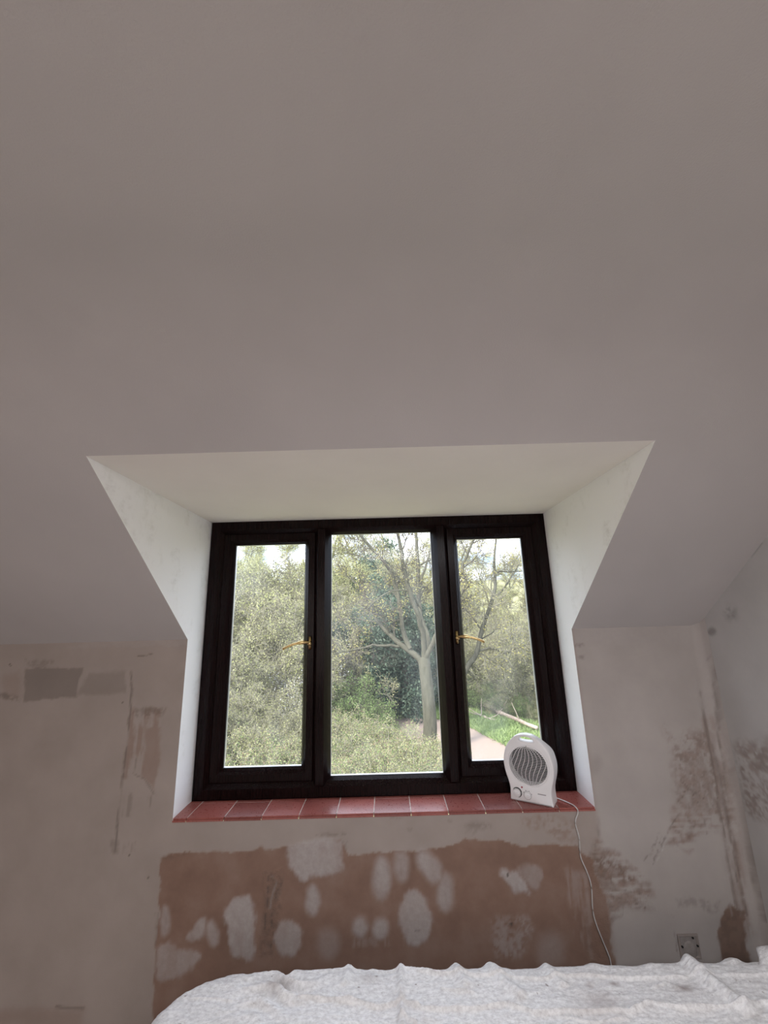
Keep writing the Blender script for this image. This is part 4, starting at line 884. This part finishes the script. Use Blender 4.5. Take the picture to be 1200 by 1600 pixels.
for x, y, s in [(5.2, 16.6, .42), (4.2, 18.4, .5), (3.4, 19.2, .55), (6.3, 15.6, .45), (5.2, 19.8, .6), (3.6, 21.6, .8)]: put(G_, x, y, s, 'small green shrub on the verge by the fallen log', 'green shrubs on the verge')
# trees: left bank, centre, right
for x, y, s in [(-3.8, 19.6, .72), (-6.2, 21.2, .78), (-8.6, 20.5, .8), (-5.0, 24.6, .92), (-9.4, 26, .95), (-2.6, 24.2, .85), (-7.2, 28.5, 1.05), (-3.9, 29.5, 1.08), (-11.5, 30, 1.1), (-.9, 22.6, .9)]: put(C_, x, y, s * .97, ('hazy pale-green leafing tree at the front of the left bank' if y < 25 else 'hazy pale-green leafing tree at the back of the left bank'), 'leafing trees on the left bank')
for x, y, s in [(.6, 22.5, 1.0), (2.4, 23.5, .95), (-1.9, 27, 1.05), (1.2, 27.5, 1.2), (3.2, 29, .95), (-.3, 31, 1.25), (-5.8, 32, 1.1), (2.2, 33.5, 1.2)]: put(A_, x, y, s, 'tall bare budding tree rising behind the forked tree', 'budding trees in the middle distance')
for x, y, s in [(5.4, 25.5, .60), (7.4, 27, .62), (9.5, 26, .68), (6.2, 31, .62), (9.0, 33, .66), (11.6, 30, .72), (4.6, 34, .62), (7.8, 37, .66), (12.5, 36, .7), (10.4, 40, .7), (5.8, 40, .66), (14.5, 33, .8)]: put(B_, x, y, s * .74, ('low budding tree just beyond the verge on the right' if y < 29 else 'small budding tree in the far distance on the right'), 'distant trees on the right')
for x, y, s in [(8.0, 18.8, .62), (9.2, 30, .62), (6.8, 34.5, .55), (4.4, 37.5, .55), (12, 41, .6)]: put(C_, x, y, s, 'pale-green leafing tree at the back of the right-hand view', 'leafing trees on the right')

for x, y, s in [(6, 46, .62), (9, 48, .66), (12, 47, .7), (15, 50, .75), (18, 48, .8), (10.5, 54, .75), (14, 56, .8), (7.5, 53, .7), (20, 54, .85), (4, 50, .8), (17, 58, .85)]: put(A_, x, y, s, 'faint hilltop tree on the skyline in the right-hand casement', 'skyline trees on the hill')
for x, y, s in [(5.0, 17.3, .55), (5.9, 16.3, .5), (4.5, 19.0, .6), (6.8, 17.0, .7), (6.0, 18.2, .8), (4.0, 20.4, .7)]: put(R_, x, y, s, 'low dry bramble clump around the fallen log', 'brambles around the log')
for x, y, s in [(10.5, 13.5, 1.2), (12.5, 17, 1.5), (12, 21, 1.6), (15, 19.5, 1.7), (16, 25, 1.9), (10.2, 10.5, 1.0)]: put(S_, x, y, s, 'pale shrub hidden behind the right-hand window frame', 'shrubs off to the right')
for x, y, s in [(13.5, 24, .8), (17, 29, .9), (19, 23, .85), (21, 33, 1.0), (15.5, 15, .7)]: put(C_, x, y, s, 'leafing tree hidden behind the right-hand window frame', 'trees off to the right')
# fallen log and broken branch on the verge
def log(name, a, b, r0_, r1_, label, seed):
    global rs; rs = np.random.RandomState(seed); a, b = np.array(a), np.array(b); n = 10
    pts = np.array([a + (b - a) * u for u in np.linspace(0, 1, n)]) + rs.normal(0, .02, (n, 3)); rad = np.linspace(r0_, r1_, n) * rs.uniform(.9, 1.1, n)
    pts = np.vstack([pts[:1] + (pts[0] - pts[1]) * .01, pts, pts[-1:] + (pts[-1] - pts[-2]) * .01]); rad = np.concatenate([[.004], rad, [.004]])
    root = empty(name, tuple((a + b) / 2)); tb = Tubes(); tb.add(pts - (a + b) / 2, rad, 9); link('log_stem', tb.mesh('log_stem'), deadwood, root); 
    for k in range(5):
        f = rs.randint(2, n - 1); q = walk(pts[f] - (a + b) / 2, rs.normal(0, 1, 3) + np.array([0, 0, .9]), .7, 4, .2, .05); tb = Tubes(); tb.add(q, np.linspace(.025, .008, 5), 5); link('side_branch', tb.mesh('side_branch'), deadwood, root)
    return tag(root, label, 'log')
pa, pb = on_z(745, 1096, GZ0 + .17), on_z(838, 1138, GZ0 + .17); log('fallen_log', pa, pb, .105, .06, 'long bleached fallen log lying across the grassy verge', 131)
pa, pb = on_z(749, 1119, GZ0 + .06), on_z(772, 1125, GZ0 + .06); log('broken_branch', pa, pb, .075, .05, 'short pale broken branch in the grass at the edge of the lane', 132)
# verge grass
def build_grass():
    global rs; rs = np.random.RandomState(141); n = 26000; y = rs.uniform(11.0, 22, n); ed = np.interp(y, [10.5, 11.2, 12.7, 14.3, 16.0, 17, 22], [4.8, 4.6, 3.9, 3.4, 2.9, 1.5, 1.0]); x = ed + rs.rand(n) ** 1.5 * 2.6 + rs.normal(0, .06, n)
    z = terrain(x, y); h = rs.uniform(.05, .17, n) * (.7 + .6 * fbm(x, y, 9)); a = rs.rand(n) * 6.28; w = rs.uniform(.012, .03, n); dx, dy = np.cos(a) * w, np.sin(a) * w; lx, ly = rs.normal(0, .09, n), rs.normal(0, .09, n)
    V = np.stack([np.stack([x - dx, y - dy, z], -1), np.stack([x + dx, y + dy, z], -1), np.stack([x + dx * .3 + lx, y + dy * .3 + ly, z + h], -1), np.stack([x - dx * .3 + lx, y - dy * .3 + ly, z + h], -1)], 1).reshape(-1, 3)
    return tag(link('verge_grass', np_mesh('verge_grass', V, np.arange(4 * n).reshape(-1, 4)), L_grass), 'bright green grass on the verge beside the gravel lane', 'grass', kind='stuff')
build_grass()
# small brick outbuilding among the trees
ob = on_y(741, 1010, 33); oz = gz(ob[0], 33); sh = empty('brick_outbuilding', (ob[0] - .4, 33, oz), R(8)); tag(sh, 'small brick outbuilding with a pale roof half hidden among the trees', 'outbuilding')
zt = ob[2] - oz - .3
def brickmat():
    k = N('red_brick'); b = k.bsdf(.9, .1); br = k.n('ShaderNodeTexBrick'); br.inputs['Scale'].default_value = 4.0; br.inputs['Color1'].default_value = lin(.36, .17, .11); br.inputs['Color2'].default_value = lin(.44, .23, .16); br.inputs['Mortar'].default_value = lin(.45, .40, .34); br.inputs['Mortar Size'].default_value = .015
    mp = k.n('ShaderNodeMapping'); mp.inputs['Rotation'].default_value = (R(90), 0, 0); k.l(k.n('ShaderNodeTexCoord').outputs['Object'], mp.inputs['Vector']); k.l(mp.outputs[0], br.inputs['Vector']); k.l(br.outputs['Color'], b.inputs['Base Color']); return k.m
box('wall', -2.6, 2.4, 0, 3.2, 0, zt, brickmat(), sh)
roofm = simple('pale_sheet_roof', lin(.66, .66, .66), lin(.78, .78, .78), 5, .6, .3)
V = [(-2.9, -.35, zt - .05), (2.7, -.35, zt - .05), (2.7, 1.6, zt + .85), (-2.9, 1.6, zt + .85), (-2.9, 3.55, zt - .05), (2.7, 3.55, zt - .05)]; V = V + [(x, y, z + .10) for x, y, z in V]
pyd('roof', V, [(0, 1, 2, 3), (3, 2, 5, 4), (6, 9, 8, 7), (9, 10, 11, 8), (0, 6, 7, 1), (4, 5, 11, 10), (0, 3, 9, 6), (3, 4, 10, 9), (1, 7, 8, 2), (2, 8, 11, 5)], roofm, sh)
box('door', -.9, .05, -.05, .01, 0, 1.95, simple('dark_boarded_door', lin(.06, .05, .045), lin(.1, .085, .075), 8, .7), sh); wn = box('window', .8, 1.7, -.05, .01, .95, 1.8, simple('white_frame', lin(.7, .7, .7), lin(.75, .75, .75), 5, .5), sh); box('window_pane', .87, 1.63, -.06, -.045, 1.02, 1.73, simple('dark_pane', lin(.03, .035, .04), lin(.05, .055, .06), 3, .15), wn)
